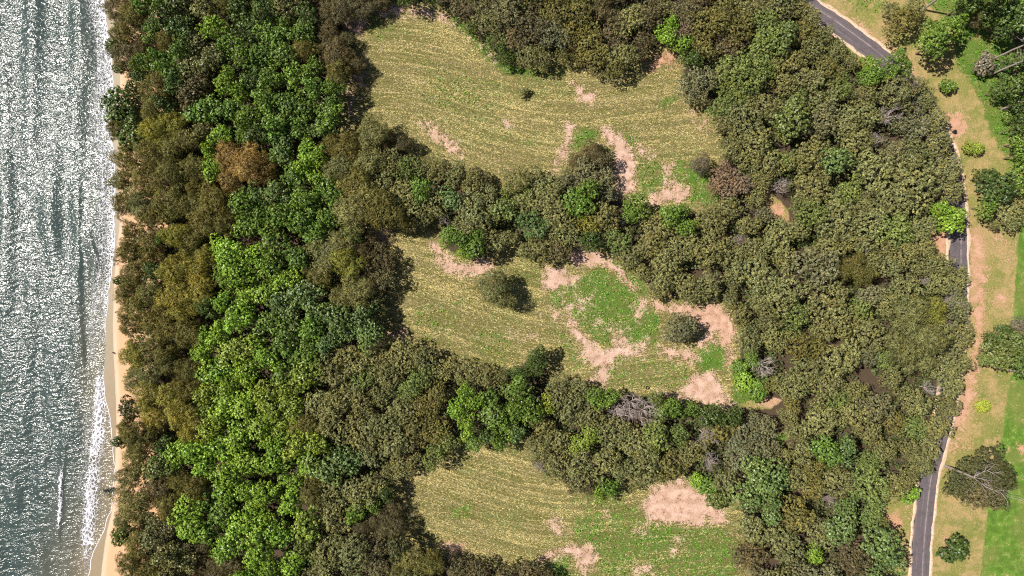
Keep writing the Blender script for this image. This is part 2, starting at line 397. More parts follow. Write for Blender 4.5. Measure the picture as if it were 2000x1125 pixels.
# ------------------------------------------------------------------ the ground
def build_ground():
    step = 4.0                                            # half a metre
    gx = np.arange(120, 2121, step); gy = np.arange(-90, 1231, step)
    X, Y = np.meshgrid(gx, gy)
    wx = (X - 1000) / PPM; wy = (562.5 - Y) / PPM
    fine = lambda s: (fbm(X / 9.0, Y / 9.0, s, 3) - 0.5)
    rag = (fbm(X / 22.0, Y / 22.0, 3, 4) - 0.5) * 16      # ragged outlines
    soil = np.zeros(X.shape); orange = np.zeros(X.shape); green = np.zeros(X.shape)
    for s, k, o in SOIL:
        d = sdf(X, Y, P(s)) + rag
        w = np.clip((d + 13) / 24, 0, 1) * k
        up = w > soil
        orange = np.where(up, o, orange); soil = np.maximum(soil, w)
    orange = np.maximum(orange, np.clip((X - 1560) / 150, 0, .62))
    green = 0.34 * np.clip((fbm(X / 70., Y / 45., 41, 3) - .42) * 5, 0, 1) * np.clip((X - 600) / 300, .5, 1)
    for s, k in GREEN:
        d = sdf(X, Y, P(s)) + rag
        green = np.maximum(green, np.clip((d + 10) / 20, 0, 1) * k)
    east = sdf(X, Y, EAST); west = sdf(X, Y, WESTPOLY)
    meadow = np.zeros(X.shape); open_ = np.zeros(X.shape)
    cls = np.zeros(X.shape, dtype=int)
    for k, c in enumerate(CLEAR):
        # crowns stand in front of the meadow edge, so the mown ground runs a little way under them
        d = sdf(X, Y, c) + rag
        meadow = np.maximum(meadow, np.clip((d + 26) / 10, 0, 1)); open_ = np.maximum(open_, np.clip((d + 22) / 14, 0, 1))
        cls[d > -22] = k + 1
    for c in GAPS:
        open_ = np.maximum(open_, np.clip((sdf(X, Y, c) + rag + 8) / 14, 0, 1))
    e = np.clip((east + 42) / 14, 0, 1)
    open_ = np.maximum(open_, e)
    cls[(east > -42)] = 4
    lawnd = sdf(X, Y, LAWN) + rag * 0.5
    lawn = np.clip((lawnd + 7) / 14, 0, 1)
    cls[lawnd > 0] = 5
    strip = sdf(X, Y, STRIP) + rag
    sg = np.clip((strip + 8) / 16, 0, 1)
    green = np.maximum(green, sg * (0.55 + 0.45 * fbm(X / 40., Y / 40., 9, 2)))
    litter = 1 - open_
    litter = np.maximum(litter, np.clip((X - 1950) / 60, 0, .6) * np.clip((330 - Y) / 60, 0, 1) * np.clip((strip) / 30, 0, 1))
    rc = row_coords(X, Y)
    row = np.stack([rc[0], rc[1], np.zeros(X.shape)], -1).reshape(-1, 3)
    mask = np.stack([soil, green, litter, np.ones(X.shape)], -1).reshape(-1, 4)
    mask2 = np.stack([orange, lawn, meadow, np.ones(X.shape)], -1).reshape(-1, 4)
    Z = ground_z(X, Y)
    V = np.stack([wx, wy, Z], -1).reshape(-1, 3)
    ny, nx = X.shape
    i = np.arange(nx * ny).reshape(ny, nx)
    F = np.stack([i[1:, :-1], i[1:, 1:], i[:-1, 1:], i[:-1, :-1]], -1)
    fc = cls[:-1, :-1]
    names = ['forest_floor', 'clearing', 'clearing', 'clearing', 'road_verge', 'lawn']
    for k in range(6):
        f = F[fc == k].reshape(-1, 4)
        used, inv = np.unique(f, return_inverse=True)
        me = new_mesh(names[k], V[used], inv.reshape(-1, 4), M_GROUND, point_attr=dict(row=row[used], mask=mask[used], mask2=mask2[used]), smooth=True)
        tag(obj(names[k], me), kind='structure')
    # far ground that carries on beyond the picture
    A = [(-110, 82.0), (140, 82.0), (140, -83.1), (-110, -83.1)]
    x0, x1, y0, y1 = V[:, 0].min(), V[:, 0].max(), V[:, 1].min(), V[:, 1].max()
    B = 900
    Vo = [(x0, y1, 0), (x1, y1, 0), (x1, y0, 0), (x0, y0, 0), (x0, B, 0), (B, B, 0), (B, -B, 0), (x0, -B, 0), (B, y1, 0), (B, y0, 0)]
    Fo = [(0, 1, 8, 5, 4), (1, 2, 9, 8), (3, 7, 6, 9, 2)]
    n = len(Vo)
    me = new_mesh('terrain', Vo, Fo, M_GROUND, point_attr=dict(row=np.zeros((n, 3)), mask=np.tile([0, .9, .2, 1.], (n, 1)), mask2=np.tile([.3, 0, 0, 1.], (n, 1))))
    tag(obj('terrain', me, loc=(0, 0, -0.3)), kind='structure')
    return X, Y, open_


GX, GY, OPEN = build_ground()


# ------------------------------------------------------------------ sea and beach
def shore_x(py): return np.interp(py, [p[1] for p in SHORE], [p[0] for p in SHORE])
def wet_x(py): return np.interp(py, [p[1] for p in WETLINE], [p[0] for p in WETLINE])


def sand_material():
    m = NT('beach_sand')
    pos = m.pos(); wet = m.attr('wet')
    n1 = m.noise(1.1, 4, 0.6, pos); n2 = m.noise(9, 3, 0.6, pos)
    dry = m.mix(n1, (0.52, 0.30, 0.16), (0.62, 0.40, 0.245))
    dry = m.mix(m.math('MULTIPLY', n2, 0.35), dry, (0.42, 0.25, 0.13))
    pale = m.attr('pale')
    dry = m.mix(pale, dry, (0.66, 0.46, 0.36))
    wc = m.mix(n1, (0.20, 0.15, 0.085), (0.27, 0.20, 0.12))
    w = m.sstep(m.math('ADD', wet, m.math('MULTIPLY', m.math('SUBTRACT', n1, 0.5), 0.35)), 0.42, 0.58)
    m.set(Base_Color=m.mix(w, dry, wc), Roughness=m.math('SUBTRACT', 0.95, m.math('MULTIPLY', w, 0.45)))
    m.bsdf.inputs['Specular IOR Level'].default_value = 0.3
    m.bump(m.math('ADD', n1, m.math('MULTIPLY', n2, 0.4)), 0.35, 0.06)
    return m.m


def build_beach():
    ys = np.arange(-300, 1501, 6.0); ts = np.linspace(0, 1, 40)
    Y = np.repeat(ys[:, None], len(ts), 1)
    x0 = shore_x(ys) - 75; x1 = shore_x(ys) + 115
    X = x0[:, None] + (x1 - x0)[:, None] * ts[None]
    Z = ground_z(X, Y) + 0.16 - 0.16 * np.clip((ts[None] - .75) / .25, 0, 1) - 0.05 * np.clip((ts[None] - .9) / .1, 0, 1)
    wet = np.clip((wet_x(Y) - X) / 5 * .5 + .5, 0, 1)
    pale = np.clip(1 - np.abs(X - wet_x(Y) - 4) / 7, 0, 1) * .8
    V = np.stack([(X - 1000) / PPM, (562.5 - Y) / PPM, Z], -1).reshape(-1, 3)
    ny, nx = X.shape; i = np.arange(nx * ny).reshape(ny, nx)
    F = np.stack([i[1:, :-1], i[1:, 1:], i[:-1, 1:], i[:-1, :-1]], -1).reshape(-1, 4)
    tag(obj('beach', new_mesh('beach', V, F, sand_material(), point_attr=dict(wet=wet.ravel(), pale=pale.ravel()), smooth=True)), kind='structure')


def sea_material():
    m = NT('sea_water')
    pos = m.pos()
    a = m.sep(m.attr('sea', 'Color'))     # foam, shallow, rim
    n1 = m.noise(0.35, 3, 0.5, pos)
    deep = m.mix(n1, (0.028, 0.046, 0.044), (0.055, 0.076, 0.070))
    sh = m.mix(n1, (0.16, 0.13, 0.08), (0.24, 0.19, 0.13))
    c = m.mix(a[1], deep, sh)
    lace = m.new('ShaderNodeTexVoronoi', feature='DISTANCE_TO_EDGE')
    lace.inputs['Scale'].default_value = 1.0
    nz = m.new('ShaderNodeTexNoise'); nz.inputs['Scale'].default_value = 0.9; nz.inputs['Detail'].default_value = 4
    m.link(pos, nz.inputs['Vector'])
    va = m.new('ShaderNodeVectorMath', operation='MULTIPLY_ADD')
    m.link(nz.outputs['Color'], va.inputs[0]); va.inputs[1].default_value = (1.6, 1.6, 0); m.link(pos, va.inputs[2])
    m.link(m.mapping(va.outputs[0], (1.5, 1.0, 1)), lace.inputs['Vector'])
    n2 = m.noise(2.6, 4, 0.7, pos)
    lacy = m.math('ADD', m.math('MULTIPLY', m.sstep(lace.outputs[0], 0.22, 0.0), 0.5), m.math('MULTIPLY', n2, 0.75))
    fm = m.sstep(m.math('ADD', lacy, m.math('MULTIPLY', m.math('SUBTRACT', a[0], 0.5), 1.5)), 0.55, 0.85)
    fm = m.math('MAXIMUM', fm, m.sstep(m.math('ADD', a[2], m.math('MULTIPLY', m.math('SUBTRACT', n2, 0.5), 0.5)), 0.45, 0.7))
    m.set(Base_Color=m.mix(fm, c, (0.62, 0.61, 0.66)), Roughness=m.math('ADD', 0.165, m.math('MULTIPLY', fm, 0.6)), IOR=1.33)
    wob = m.new('ShaderNodeTexNoise'); wob.inputs['Scale'].default_value = 0.35; wob.inputs['Detail'].default_value = 2
    m.link(pos, wob.inputs['Vector'])
    wv = m.new('ShaderNodeVectorMath', operation='MULTIPLY_ADD')
    m.link(wob.outputs['Color'], wv.inputs[0]); wv.inputs[1].default_value = (1.2, 2.2, 0); m.link(pos, wv.inputs[2])
    r1 = m.noise(1.0, 2, 0.55, m.mapping(wv.outputs[0], (0.95, 2.5, 1), (0, 0, math.radians(12))))
    r2 = m.noise(5.0, 2, 0.6, pos)
    m.bump(m.math('ADD', r1, m.math('ADD', m.math('MULTIPLY', r2, 0.05), m.math('MULTIPLY', fm, 0.35))), 1.0, 0.19)
    return m.m


def build_sea():
    ys = np.arange(-200, 1330, 1.9); n = 210
    Y = np.repeat(ys[:, None], n, 1)
    x1 = shore_x(ys) + 1.5 + 3.5 * (vnoise(ys / 26., ys * 0, 4) - .5) + 2.5 * (vnoise(ys / 8., ys * 0, 14) - .5)
    t = np.linspace(0, 1, n)
    x0 = -120.0
    X = x0 + (x1[:, None] - x0) * t[None]
    D = (x1[:, None] - X) / PPM                            # metres from the waterline
    wx = (X - 1000) / PPM; wy = (562.5 - Y) / PPM
    Z = np.zeros(X.shape)
    r = np.random.default_rng(11)
    for k in range(30):                                    # wind ripples
        L = r.uniform(0.7, 1.9); th = math.radians(r.normal(98, 17)); ph = r.uniform(0, 6.28)
        Z += 0.0075 * L ** 1.0 * np.sin((wx * math.cos(th) + wy * math.sin(th)) * 2 * math.pi / L + ph + 5.0 * vnoise(wx / 3.0, wy / 3.5, 50 + k)) * 0.42
    for k in range(5):                                     # swell running in to the shore
        L = r.uniform(5, 12); th = math.radians(r.normal(4, 8)); ph = r.uniform(0, 6.28)
        Z += 0.062 * np.sin((wx * math.cos(th) + wy * math.sin(th)) * 2 * math.pi / L + ph + 3 * vnoise(wx / 18, wy / 25, 80 + k))
    Z *= np.clip(D / 7.0, 0.04, 1)
    foam = np.clip(1 - np.abs(D - 3.2) / 4.2, 0, 1) * np.interp(Y, [0, 420, 560, 700, 760, 1130], [.50, .50, .48, .40, .0, .0])
    foam = np.maximum(foam, np.clip(1 - D / 7.5, 0, 1) * np.interp(Y, [0, 100, 480, 640, 760], [.68, .68, .62, .5, 0]))

    def ridge(pts, h, wf, wb, foamy, fw):
        nonlocal Z, foam
        py = np.array([p[1] for p in pts]); pxs = np.array([p[0] for p in pts])
        cx = np.interp(Y, py, pxs) + 9 * (fbm(Y / 60., Y * 0, 25, 3) - .5) + 3 * (vnoise(Y / 30., Y * 0, 21) - .5)
        fade = (.45 + 1.1 * vnoise(Y / 45., Y * 0, 27)) * np.clip((Y - py[0]) / 60, 0, 1) * np.clip((py[-1] - Y) / 60, 0, 1)
        d = (X - cx) / PPM                                 # + is towards the shore
        Z += h * fade * np.where(d > 0, np.exp(-(d / wf) ** 2), np.exp(-(d / wb) ** 2))
        f = foamy * np.clip(fade, 0, 1) * np.where(d > 0, np.exp(-(d / fw) ** 2), np.exp(-(d / (fw * .6)) ** 2))
        foam = np.maximum(foam, f)
    ridge(P('146,330 150,480 155,640 160,760'), 0.15, 0.7, 2.4, 0.0, 1)
    ridge(P('170,20 176,100 183,180'), 0.2, 0.8, 2.0, 0.0, 1)
    ridge(P('165,430 185,500 178,600'), 0.22, 0.6, 1.6, 0.2, 1)
    ridge(P('128,840 121,920 116,1000 110,1100 106,1200'), 0.22, 0.7, 2.4, 0.0, 1)
    ridge(P('122,880 118,960 112,1060'), 0.1, 0.9, 1.4, 0.72, 0.9)
    ridge(P('192,690 190,780 186,860 178,920 172,1000 165,1080 160,1200'), 0.16, 0.7, 1.8, 0.7, 3.0)
    ridge(P('170,760 168,860 160,930 150,1010'), 0.08, 0.7, 1.8, 0.42, 2.6)
    ridge(P('180,1030 186,1060 180,1085 170,1150'), 0.02, 0.5, .5, 0.5, .6)
    sandy = np.clip(1 - D / 9, 0, 1) * np.interp(Y, [0, 500, 760, 900, 1130], [.15, .2, .7, 1, 1])
    sandy = np.maximum(sandy, 0.35 * np.clip(1 - (D - 6) / 12, 0, 1) * np.clip((Y - 850) / 150, 0, 1))
    sandy = np.maximum(sandy, np.clip(1 - D / 4.5, 0, 1) * np.interp(Y, [0, 700, 780], [.2, .3, 1]))
    rim = np.clip(1 - D / 0.42, 0, 1) * np.interp(Y, [0, 560, 700, 780], [1, 1, .55, 1])
    gz = ground_z(X, Y) + 0.16
    base = np.maximum(-0.42, -0.42)
    Zs = np.maximum(base + Z, gz + 0.03 + 0.02 * np.clip(D, 0, 1))
    V = np.stack([wx, wy, Zs], -1).reshape(-1, 3)
    ny, nx = X.shape; i = np.arange(nx * ny).reshape(ny, nx)
    F = np.stack([i[1:, :-1], i[1:, 1:], i[:-1, 1:], i[:-1, :-1]], -1).reshape(-1, 4)
    attr = np.stack([foam, sandy, rim, np.ones(X.shape)], -1).reshape(-1, 4)
    mat = sea_material()
    tag(obj('sea', new_mesh('sea', V, F, mat, point_attr=dict(sea=attr), smooth=True)), kind='structure')
    xl = (x0 - 1000) / PPM; yt = (562.5 + 200) / PPM; yb = (562.5 - ys[-1]) / PPM; xr = (160 - 1000) / PPM
    Vo = [(xl, 900, 0), (-900, 900, 0), (-900, -900, 0), (xl, -900, 0), (xl, yt, 0), (xr, yt, 0), (xr, 900, 0), (xl, yb, 0), (xr, yb, 0), (xr, -900, 0)]
    me = new_mesh('open_sea', Vo, [(0, 1, 2, 3), (4, 5, 6, 0), (3, 9, 8, 7)], mat, point_attr=dict(sea=np.tile([0, 0, 0, 1.], (10, 1))))
    tag(obj('open_sea', me, loc=(0, 0, -0.45)), kind='structure')


build_beach()
build_sea()


# ------------------------------------------------------------------ road
def smooth_line(pts, n=8):
    p = [Vector((*w2(*q), 0)) for q in pts]
    out = []
    for i in range(1, len(p) - 2):
        for k in range(n):
            t = k / n
            a, b, c, d = p[i - 1], p[i], p[i + 1], p[i + 2]
            out.append(0.5 * ((2 * b) + (c - a) * t + (2 * a - 5 * b + 4 * c - d) * t * t + (3 * b - a - 3 * c + d) * t ** 3))
    return out


def asphalt_material():
    m = NT('asphalt')
    pos = m.pos(); ac = m.attr('across'); al = m.attr('along')
    n1 = m.noise(0.5, 4, 0.6, pos); n2 = m.noise(14, 2, 0.7, pos)
    cb = m.new('ShaderNodeCombineXYZ'); m.link(ac, cb.inputs[0]); m.link(al, cb.inputs[1])
    st = m.noise(1.0, 3, 0.6, m.mapping(cb.outputs[0], (2.2, 0.05, 1)))
    c = m.mix(n1, (0.10, 0.078, 0.086), (0.145, 0.114, 0.125))
    c = m.mix(m.math('MULTIPLY', m.sstep(st, 0.48, 0.7), 0.55), c, (0.22, 0.18, 0.19))
    c = m.mix(m.math('MULTIPLY', n2, 0.4), c, (0.05, 0.042, 0.042))
    # worn pale line in the middle of the lane
    w = m.math('SUBTRACT', 1.0, m.sstep(m.math('ABSOLUTE', m.math('SUBTRACT', ac, 0.55)), 0.08, 0.22))
    c = m.mix(m.math('MULTIPLY', w, m.sstep(n1, 0.3, 0.6)), c, (0.26, 0.215, 0.215))
    c = m.mix(m.math('MULTIPLY', m.sstep(m.noise(0.35, 5, 0.7, pos), 0.52, 0.6), 0.45), c, (0.075, 0.06, 0.064))
    crk = m.new('ShaderNodeTexVoronoi', feature='DISTANCE_TO_EDGE'); crk.inputs['Scale'].default_value = 0.45; m.link(pos, crk.inputs['Vector'])
    c = m.mix(m.math('MULTIPLY', m.sstep(crk.outputs[0], 0.03, 0.0), 0.5), c, (0.04, 0.033, 0.033))
    m.set(Base_Color=c, Roughness=0.85)
    m.bump(n2, 0.3, 0.02)
    return m.m


def kerb_material():
    m = NT('sandy_concrete')
    pos = m.pos(); n1 = m.noise(0.9, 4, 0.6, pos); n2 = m.noise(8, 3, 0.6, pos)
    c = m.mix(n1, (0.62, 0.44, 0.33), (0.50, 0.33, 0.22))
    c = m.mix(m.math('MULTIPLY', n2, 0.3), c, (0.70, 0.55, 0.44))
    c = m.mix(m.math('MULTIPLY', m.sstep(m.noise(1.6, 4, 0.65, pos), 0.52, 0.62), 0.7), c, (0.30, 0.23, 0.10))
    m.set(Base_Color=c, Roughness=0.95)
    m.bump(n2, 0.4, 0.03)
    return m.m


ROADLINE = smooth_line(ROAD)


def ribbon(name, offs, zs, mat, rag=0.0, uneven=None):
    pts = ROADLINE; V = []; ac = []; al = []; s = 0
    for i, p in enumerate(pts):
        a = pts[max(0, i - 1)]; b = pts[min(len(pts) - 1, i + 1)]
        t = (b - a).normalized(); nrm = Vector((-t.y, t.x, 0))        # points to the east side
        if i: s += (p - pts[i - 1]).length
        px, py = p.x * PPM + 1000, 562.5 - p.y * PPM
        g = float(ground_z(np.array([px]), np.array([py]))[0])
        for k, (o, z) in enumerate(zip(offs, zs)):
            e = rag * (vnoise(np.array([s * 0.6]), np.array([k * 3.3]), 33)[0] - .5) if k in (0, len(offs) - 1) else 0
            q = p + nrm * (o + e)
            V.append((q.x, q.y, g + z)); ac.append(o); al.append(s)
    m = len(offs); F = []
    for i in range(len(pts) - 1):
        for k in range(m - 1):
            F.append((i * m + k, i * m + k + 1, (i + 1) * m + k + 1, (i + 1) * m + k))
    me = new_mesh(name, V, np.array(F)[:, ::-1], mat, point_attr=dict(across=ac, along=al), smooth=False)
    return tag(obj(name, me), kind='structure')


# normals: the line runs from top to bottom, so +offset is the east side
ribbon('road', [-2.15, -1.0, 0, 1.0, 2.15], [.05, .07, .08, .07, .05], asphalt_material())
KM = kerb_material()
ribbon('road_shoulder', [2.1, 2.2, 2.75, 3.0], [.02, .10, .09, -.05], KM, 0.7)
ribbon('road_shoulder', [-3.0, -2.75, -2.2, -2.1], [-.05, .09, .10, .02], KM, 0.7)


# ------------------------------------------------------------------ tree building blocks
def unit(v): return v / (np.linalg.norm(v, axis=-1, keepdims=True) + 1e-9)


def leaf_cards(pos, nrm, L, W, rng, droop=None, fold=0.12):
    n = len(pos)
    a = unit(rng.normal(size=(n, 3)))
    if droop is not None: a = unit(a * 0.55 + droop)
    t = unit(a - nrm * (a * nrm).sum(1, keepdims=True))
    b = np.cross(nrm, t)
    l = (L * rng.uniform(.7, 1.35, n))[:, None]; w = (W * rng.uniform(.7, 1.35, n))[:, None]
    v0 = pos - t * l * .5; v2 = pos + t * l * .5 - nrm * l * fold
    v1 = pos + b * w * .5 - t * l * 0.05; v3 = pos - b * w * .5 - t * l * 0.05
    V = np.stack([v0, v1, v2, v3], 1).reshape(-1, 3)
    F = np.arange(n * 4).reshape(n, 4)
    return V, F


def make_crown(name, seed, R=4.0, z0=6.0, hh=4.0, nl=9, lobe=(.34, .46), cs=0.62, cr=0.5, per=12, L=.42, W=.3, mat=None, droop=False, loose=0.0, irr=.16, flat=.8, rj=.09, zj=.10):
    """a crown of rounded lobes, each covered in clumps of leaf-sized faces"""
    rng = np.random.default_rng(seed)
    ph = rng.uniform(0, 6.28, 4)
    lobes = []
    for k in range(nl):
        d = math.sqrt((k + .3) / nl) * .76; th = k * 2.39996 + rng.normal(0, .3)
        out = 1 + irr * math.sin(2 * th + ph[0]) + irr * .8 * math.sin(3 * th + ph[1])
        rr = R * rng.uniform(*lobe)
        x, y = R * d * out * math.cos(th), R * d * out * math.sin(th)
        z = z0 + hh * (math.sqrt(max(0, 1 - d * d)) - .55) * 1.15 + rng.normal(0, zj * hh)
        lobes.append((x, y, z, rr))
    # low inner lobes keep the crown from being see-through
    lobes.append((0, 0, z0 - .05 * hh, R * .5)); lobes.append((R * .35, R * .2, z0 - .2 * hh, R * .42)); lobes.append((-R * .35, -R * .25, z0 - .2 * hh, R * .42))
    C, N, T, LW = [], [], [], []
    for j, (x, y, z, rr) in enumerate(lobes):
        n = int(4 * math.pi * rr * rr / (cs * cs)) + 4
        i = np.arange(n) + .5
        zz = 1 - 2 * i / n; th = i * 2.39996
        d = np.stack([np.sqrt(1 - zz * zz) * np.cos(th), np.sqrt(1 - zz * zz) * np.sin(th), zz], 1)
        d = d[d[:, 2] > -.45]
        d = unit(d + rng.normal(0, .16, d.shape))
        rad = rr * (1 + rng.normal(0, rj, len(d)) + loose * np.abs(rng.normal(0, 1, len(d))))
        c = np.array([x, y, z]) + d * rad[:, None] * np.array([1, 1, flat])
        keep = np.ones(len(c), bool)
        for j2, (x2, y2, z2, r2) in enumerate(lobes):
            if j2 != j: keep &= (np.linalg.norm((c - np.array([x2, y2, z2])) / np.array([1, 1, flat]), axis=1) > r2 * .82)
        keep &= rng.random(len(c)) > .07
        lt = rng.uniform(.85, 1.12)
        C.append(c[keep]); N.append(d[keep]); T.append(np.full(keep.sum(), lt)); LW.append(np.full(keep.sum(), rng.normal(0, .22)))
    C = np.concatenate(C); N = np.concatenate(N); T = np.concatenate(T) * RNG.uniform(.8, 1.18, len(C))
    n = len(C)
    cc = np.repeat(C, per, 0); nn = np.repeat(N, per, 0); tt = np.repeat(T, per)
    off = unit(rng.normal(size=cc.shape) + nn * .7)
    p = cc + off * (cr * rng.uniform(.35, 1.0, len(cc)))[:, None]
    nr = unit(nn * .55 + off * .7 + np.array([0, 0, .25]) + rng.normal(0, .38, cc.shape))
    V, F = leaf_cards(p, nr, L, W, rng, droop=(unit(nn * np.array([1, 1, .2])) * .9 - np.array([0, 0, .25])) if droop else None)
    tone = np.clip(tt * rng.uniform(.5, 1.45, len(tt)), .3, 1.8)
    warm = np.clip(rng.normal(.10, .2, len(tt)) + np.repeat(rng.normal(0, .15, n) + np.concatenate(LW), per), 0, 1)
    return new_mesh(name, V, F, mat, face_attr=dict(tone=tone, warm=warm))


def tube(path, radii, sides=6):
    V, F = [], []
    for i, (p, r) in enumerate(zip(path, radii)):
        a = path[max(0, i - 1)]; b = path[min(len(path) - 1, i + 1)]
        t = Vector(b) - Vector(a)
        t = t.normalized() if t.length > 1e-6 else Vector((0, 0, 1))
        u = t.orthogonal().normalized(); v = t.cross(u)
        for k in range(sides):
            q = Vector(p) + (u * math.cos(2 * math.pi * k / sides) + v * math.sin(2 * math.pi * k / sides)) * r
            V.append(tuple(q))
    for i in range(len(path) - 1):
        for k in range(sides):
            a, b = i * sides + k, i * sides + (k + 1) % sides
            F.append((a, b, b + sides, a + sides))
    return V, F


class MB:
    def __init__(self): self.V = []; self.F = []

    def add(self, vf):
        n = len(self.V); self.V += vf[0]; self.F += [tuple(i + n for i in f) for f in vf[1]]

    def mesh(self, name, mat, smooth=True): return new_mesh(name, self.V, self.F, mat, smooth=smooth)


def make_trunk(name, seed, h=6.5, r=.26, limbs=6, spread=2.4, mat=None, lean=0.0):
    rng = random.Random(seed)
    b = MB()
    path = [Vector((0, 0, -.4))]
    for k in range(1, 7):
        f = k / 6
        path.append(Vector((lean * f * f + rng.uniform(-.12, .12), rng.uniform(-.12, .12), h * f)))
    b.add(tube(path, [r * (1.35 if k == 0 else 1.0 - .1 * k) for k in range(7)], 7))
    for k in range(limbs):
        f = rng.uniform(.45, .95); st = path[int(f * 6)]
        th = k * 2.4 + rng.uniform(-.4, .4); L = spread * rng.uniform(.7, 1.15)
        p = [st, st + Vector((math.cos(th) * L * .4, math.sin(th) * L * .4, L * .45)), st + Vector((math.cos(th) * L, math.sin(th) * L, L * .8))]
        b.add(tube(p, [r * .45, r * .3, r * .12], 5))
    return b.mesh(name, mat)


def grow_branches(b, rng, p, d, L, r, depth, up=.12, spread=.75):
    n = 3
    pts = [p]; q = p; dd = d
    for k in range(n):
        dd = (dd + Vector((rng.gauss(0, .22), rng.gauss(0, .22), rng.gauss(up * .5, .15)))).normalized()
        q = q + dd * (L / n); pts.append(q)
    b.add(tube(pts, [r * (1 - .2 * k) for k in range(n + 1)], 4 if r < .06 else 5))
    if depth == 0: return
    for k in range(rng.randint(3, 4)):
        i = rng.randint(1, n)
        nd = (dd + Vector((rng.gauss(0, spread), rng.gauss(0, spread), rng.gauss(.1, .35)))).normalized()
        grow_branches(b, rng, pts[i], nd, L * rng.uniform(.55, .8), r * .55, depth - 1, up, spread)


def make_bare(seed, h=5.0, mat=None, depth=3, n=6):
    """bare limbs only; returns (trunk mesh, limbs mesh)"""
    rng = random.Random(seed)
    t = MB(); t.add(tube([Vector((0, 0, -.4)), Vector((.1, 0, h * .3)), Vector((0, .1, h * .55))], [.26, .2, .15], 7))
    b = MB()
    for k in range(n):
        th = k * 2.4; d = Vector((math.cos(th) * .8, math.sin(th) * .8, rng.uniform(.5, 1.1))).normalized()
        grow_branches(b, rng, Vector((0, .05, h * rng.uniform(.35, .55))), d, h * .38, .12, depth)
    return t.mesh('dead_trunk', mat), b.mesh('bare_branches', mat)


PROTO = {}
for k in range(7):
    PROTO.setdefault('B', []).append((make_crown('crown_broadleaf', 100 + k, 4, 7.0, 3.6, 12 + k % 4, (.22, .38), .80, .38, 11, .44, .27, M_LEAF, irr=.22, rj=.19, zj=.18, flat=.95),
                                      make_trunk('trunk_broadleaf', 100 + k, 7, .25, 6, 2.3, M_BARK)))
for k in range(8):
    PROTO.setdefault('O', []).append((make_crown('crown_dense', 200 + k, 4, 5.0, 2.6, 22 + k % 5, (.14, .27), .70, .33, 11, .36, .17, M_FINE, irr=.24, rj=.2, zj=.24, flat=1.0),
                                      make_trunk('trunk_dense', 200 + k, 5, .22, 7, 2.4, M_BARK)))
for k in range(7):
    PROTO.setdefault('C', []).append((make_crown('crown_feathery', 300 + k, 4, 6.4, 3.4, 15 + k % 4, (.18, .34), .72, .62, 15, .60, .10, M_NEEDLE, droop=True, loose=.10, irr=.26, rj=.2, zj=.16),
                                      make_trunk('trunk_feathery', 300 + k, 6, .24, 7, 2.5, M_BARK)))
for k in range(3):
    PROTO.setdefault('L', []).append((make_crown('crown_large_leaf', 400 + k, 4, 4.4, 2.6, 11, (.24, .40), .95, .6, 9, .66, .38, M_LEAF, irr=.3, loose=.1, flat=.6, rj=.2),
                                      make_trunk('trunk_large_leaf', 400 + k, 4.2, .25, 7, 2.6, M_BARK)))
for k in range(4):
    PROTO.setdefault('S', []).append((make_crown('crown_shrub', 500 + k, 2, 1.6, 1.7, 9, (.28, .42), .48, .3, 11, .32, .2, M_LEAF, irr=.16, flat=.95, rj=.14),
                                      make_trunk('stem_shrub', 500 + k, 1.5, .12, 6, 1.0, M_BARK)))
for k in range(4):
    t_, b_ = make_bare(600 + k, 6.0, M_DEAD, 3, 7)
    PROTO.setdefault('D', []).append((b_, t_))
HGT = dict(B=9.2, O=6.6, C=8.6, L=6.0, S=2.7, D=6.5)       # full height at scale 1
RAD = dict(B=4.0, O=3.9, C=4.0, L=4.2, S=1.95, D=4.2)       # crown radius at scale 1

COL = dict(
    g1=lin(132, 164, 56), g2=lin(106, 134, 52), g3=lin(84, 104, 48), g4=lin(108, 130, 72), gy=lin(138, 156, 60),
    ol=lin(127, 128, 80), og=lin(118, 132, 70), o2=lin(121, 121, 87), br=lin(118, 114, 62), b2=lin(107, 99, 68),
    y1=lin(142, 142, 66), y2=lin(146, 140, 68), oo=lin(152, 128, 76), pk=lin(142, 122, 100), lm=lin(166, 178, 62), dk=lin(84, 86, 52), gr=lin(124, 119, 104))
CW = dict(g1='bright green', g2='mid green', g3='dark green', g4='blue-green', gy='yellow-green', ol='olive', og='olive-green', o2='grey-olive', br='brown-olive', b2='dark brown',
          y1='yellow-olive', y2='golden-olive', oo='orange-brown', pk='pinkish brown', lm='lime yellow', dk='blackish green', gr='grey')
KW = dict(B=('broadleaf_tree', 'broadleaf tree'), O=('dense_tree', 'dense-crowned tree'), C=('feathery_tree', 'feathery tree'), L=('large_leaved_tree', 'large-leaved tree'), S=('shrub', 'shrub'), D=('bare_tree', 'leafless grey tree'))
GRP = dict(B='broadleaf trees of the coastal forest', O='dense olive trees of the woodland', C='feathery trees of the coastal forest', L='large-leaved trees along the beach', S='shrubs', D='leafless trees among the living ones')

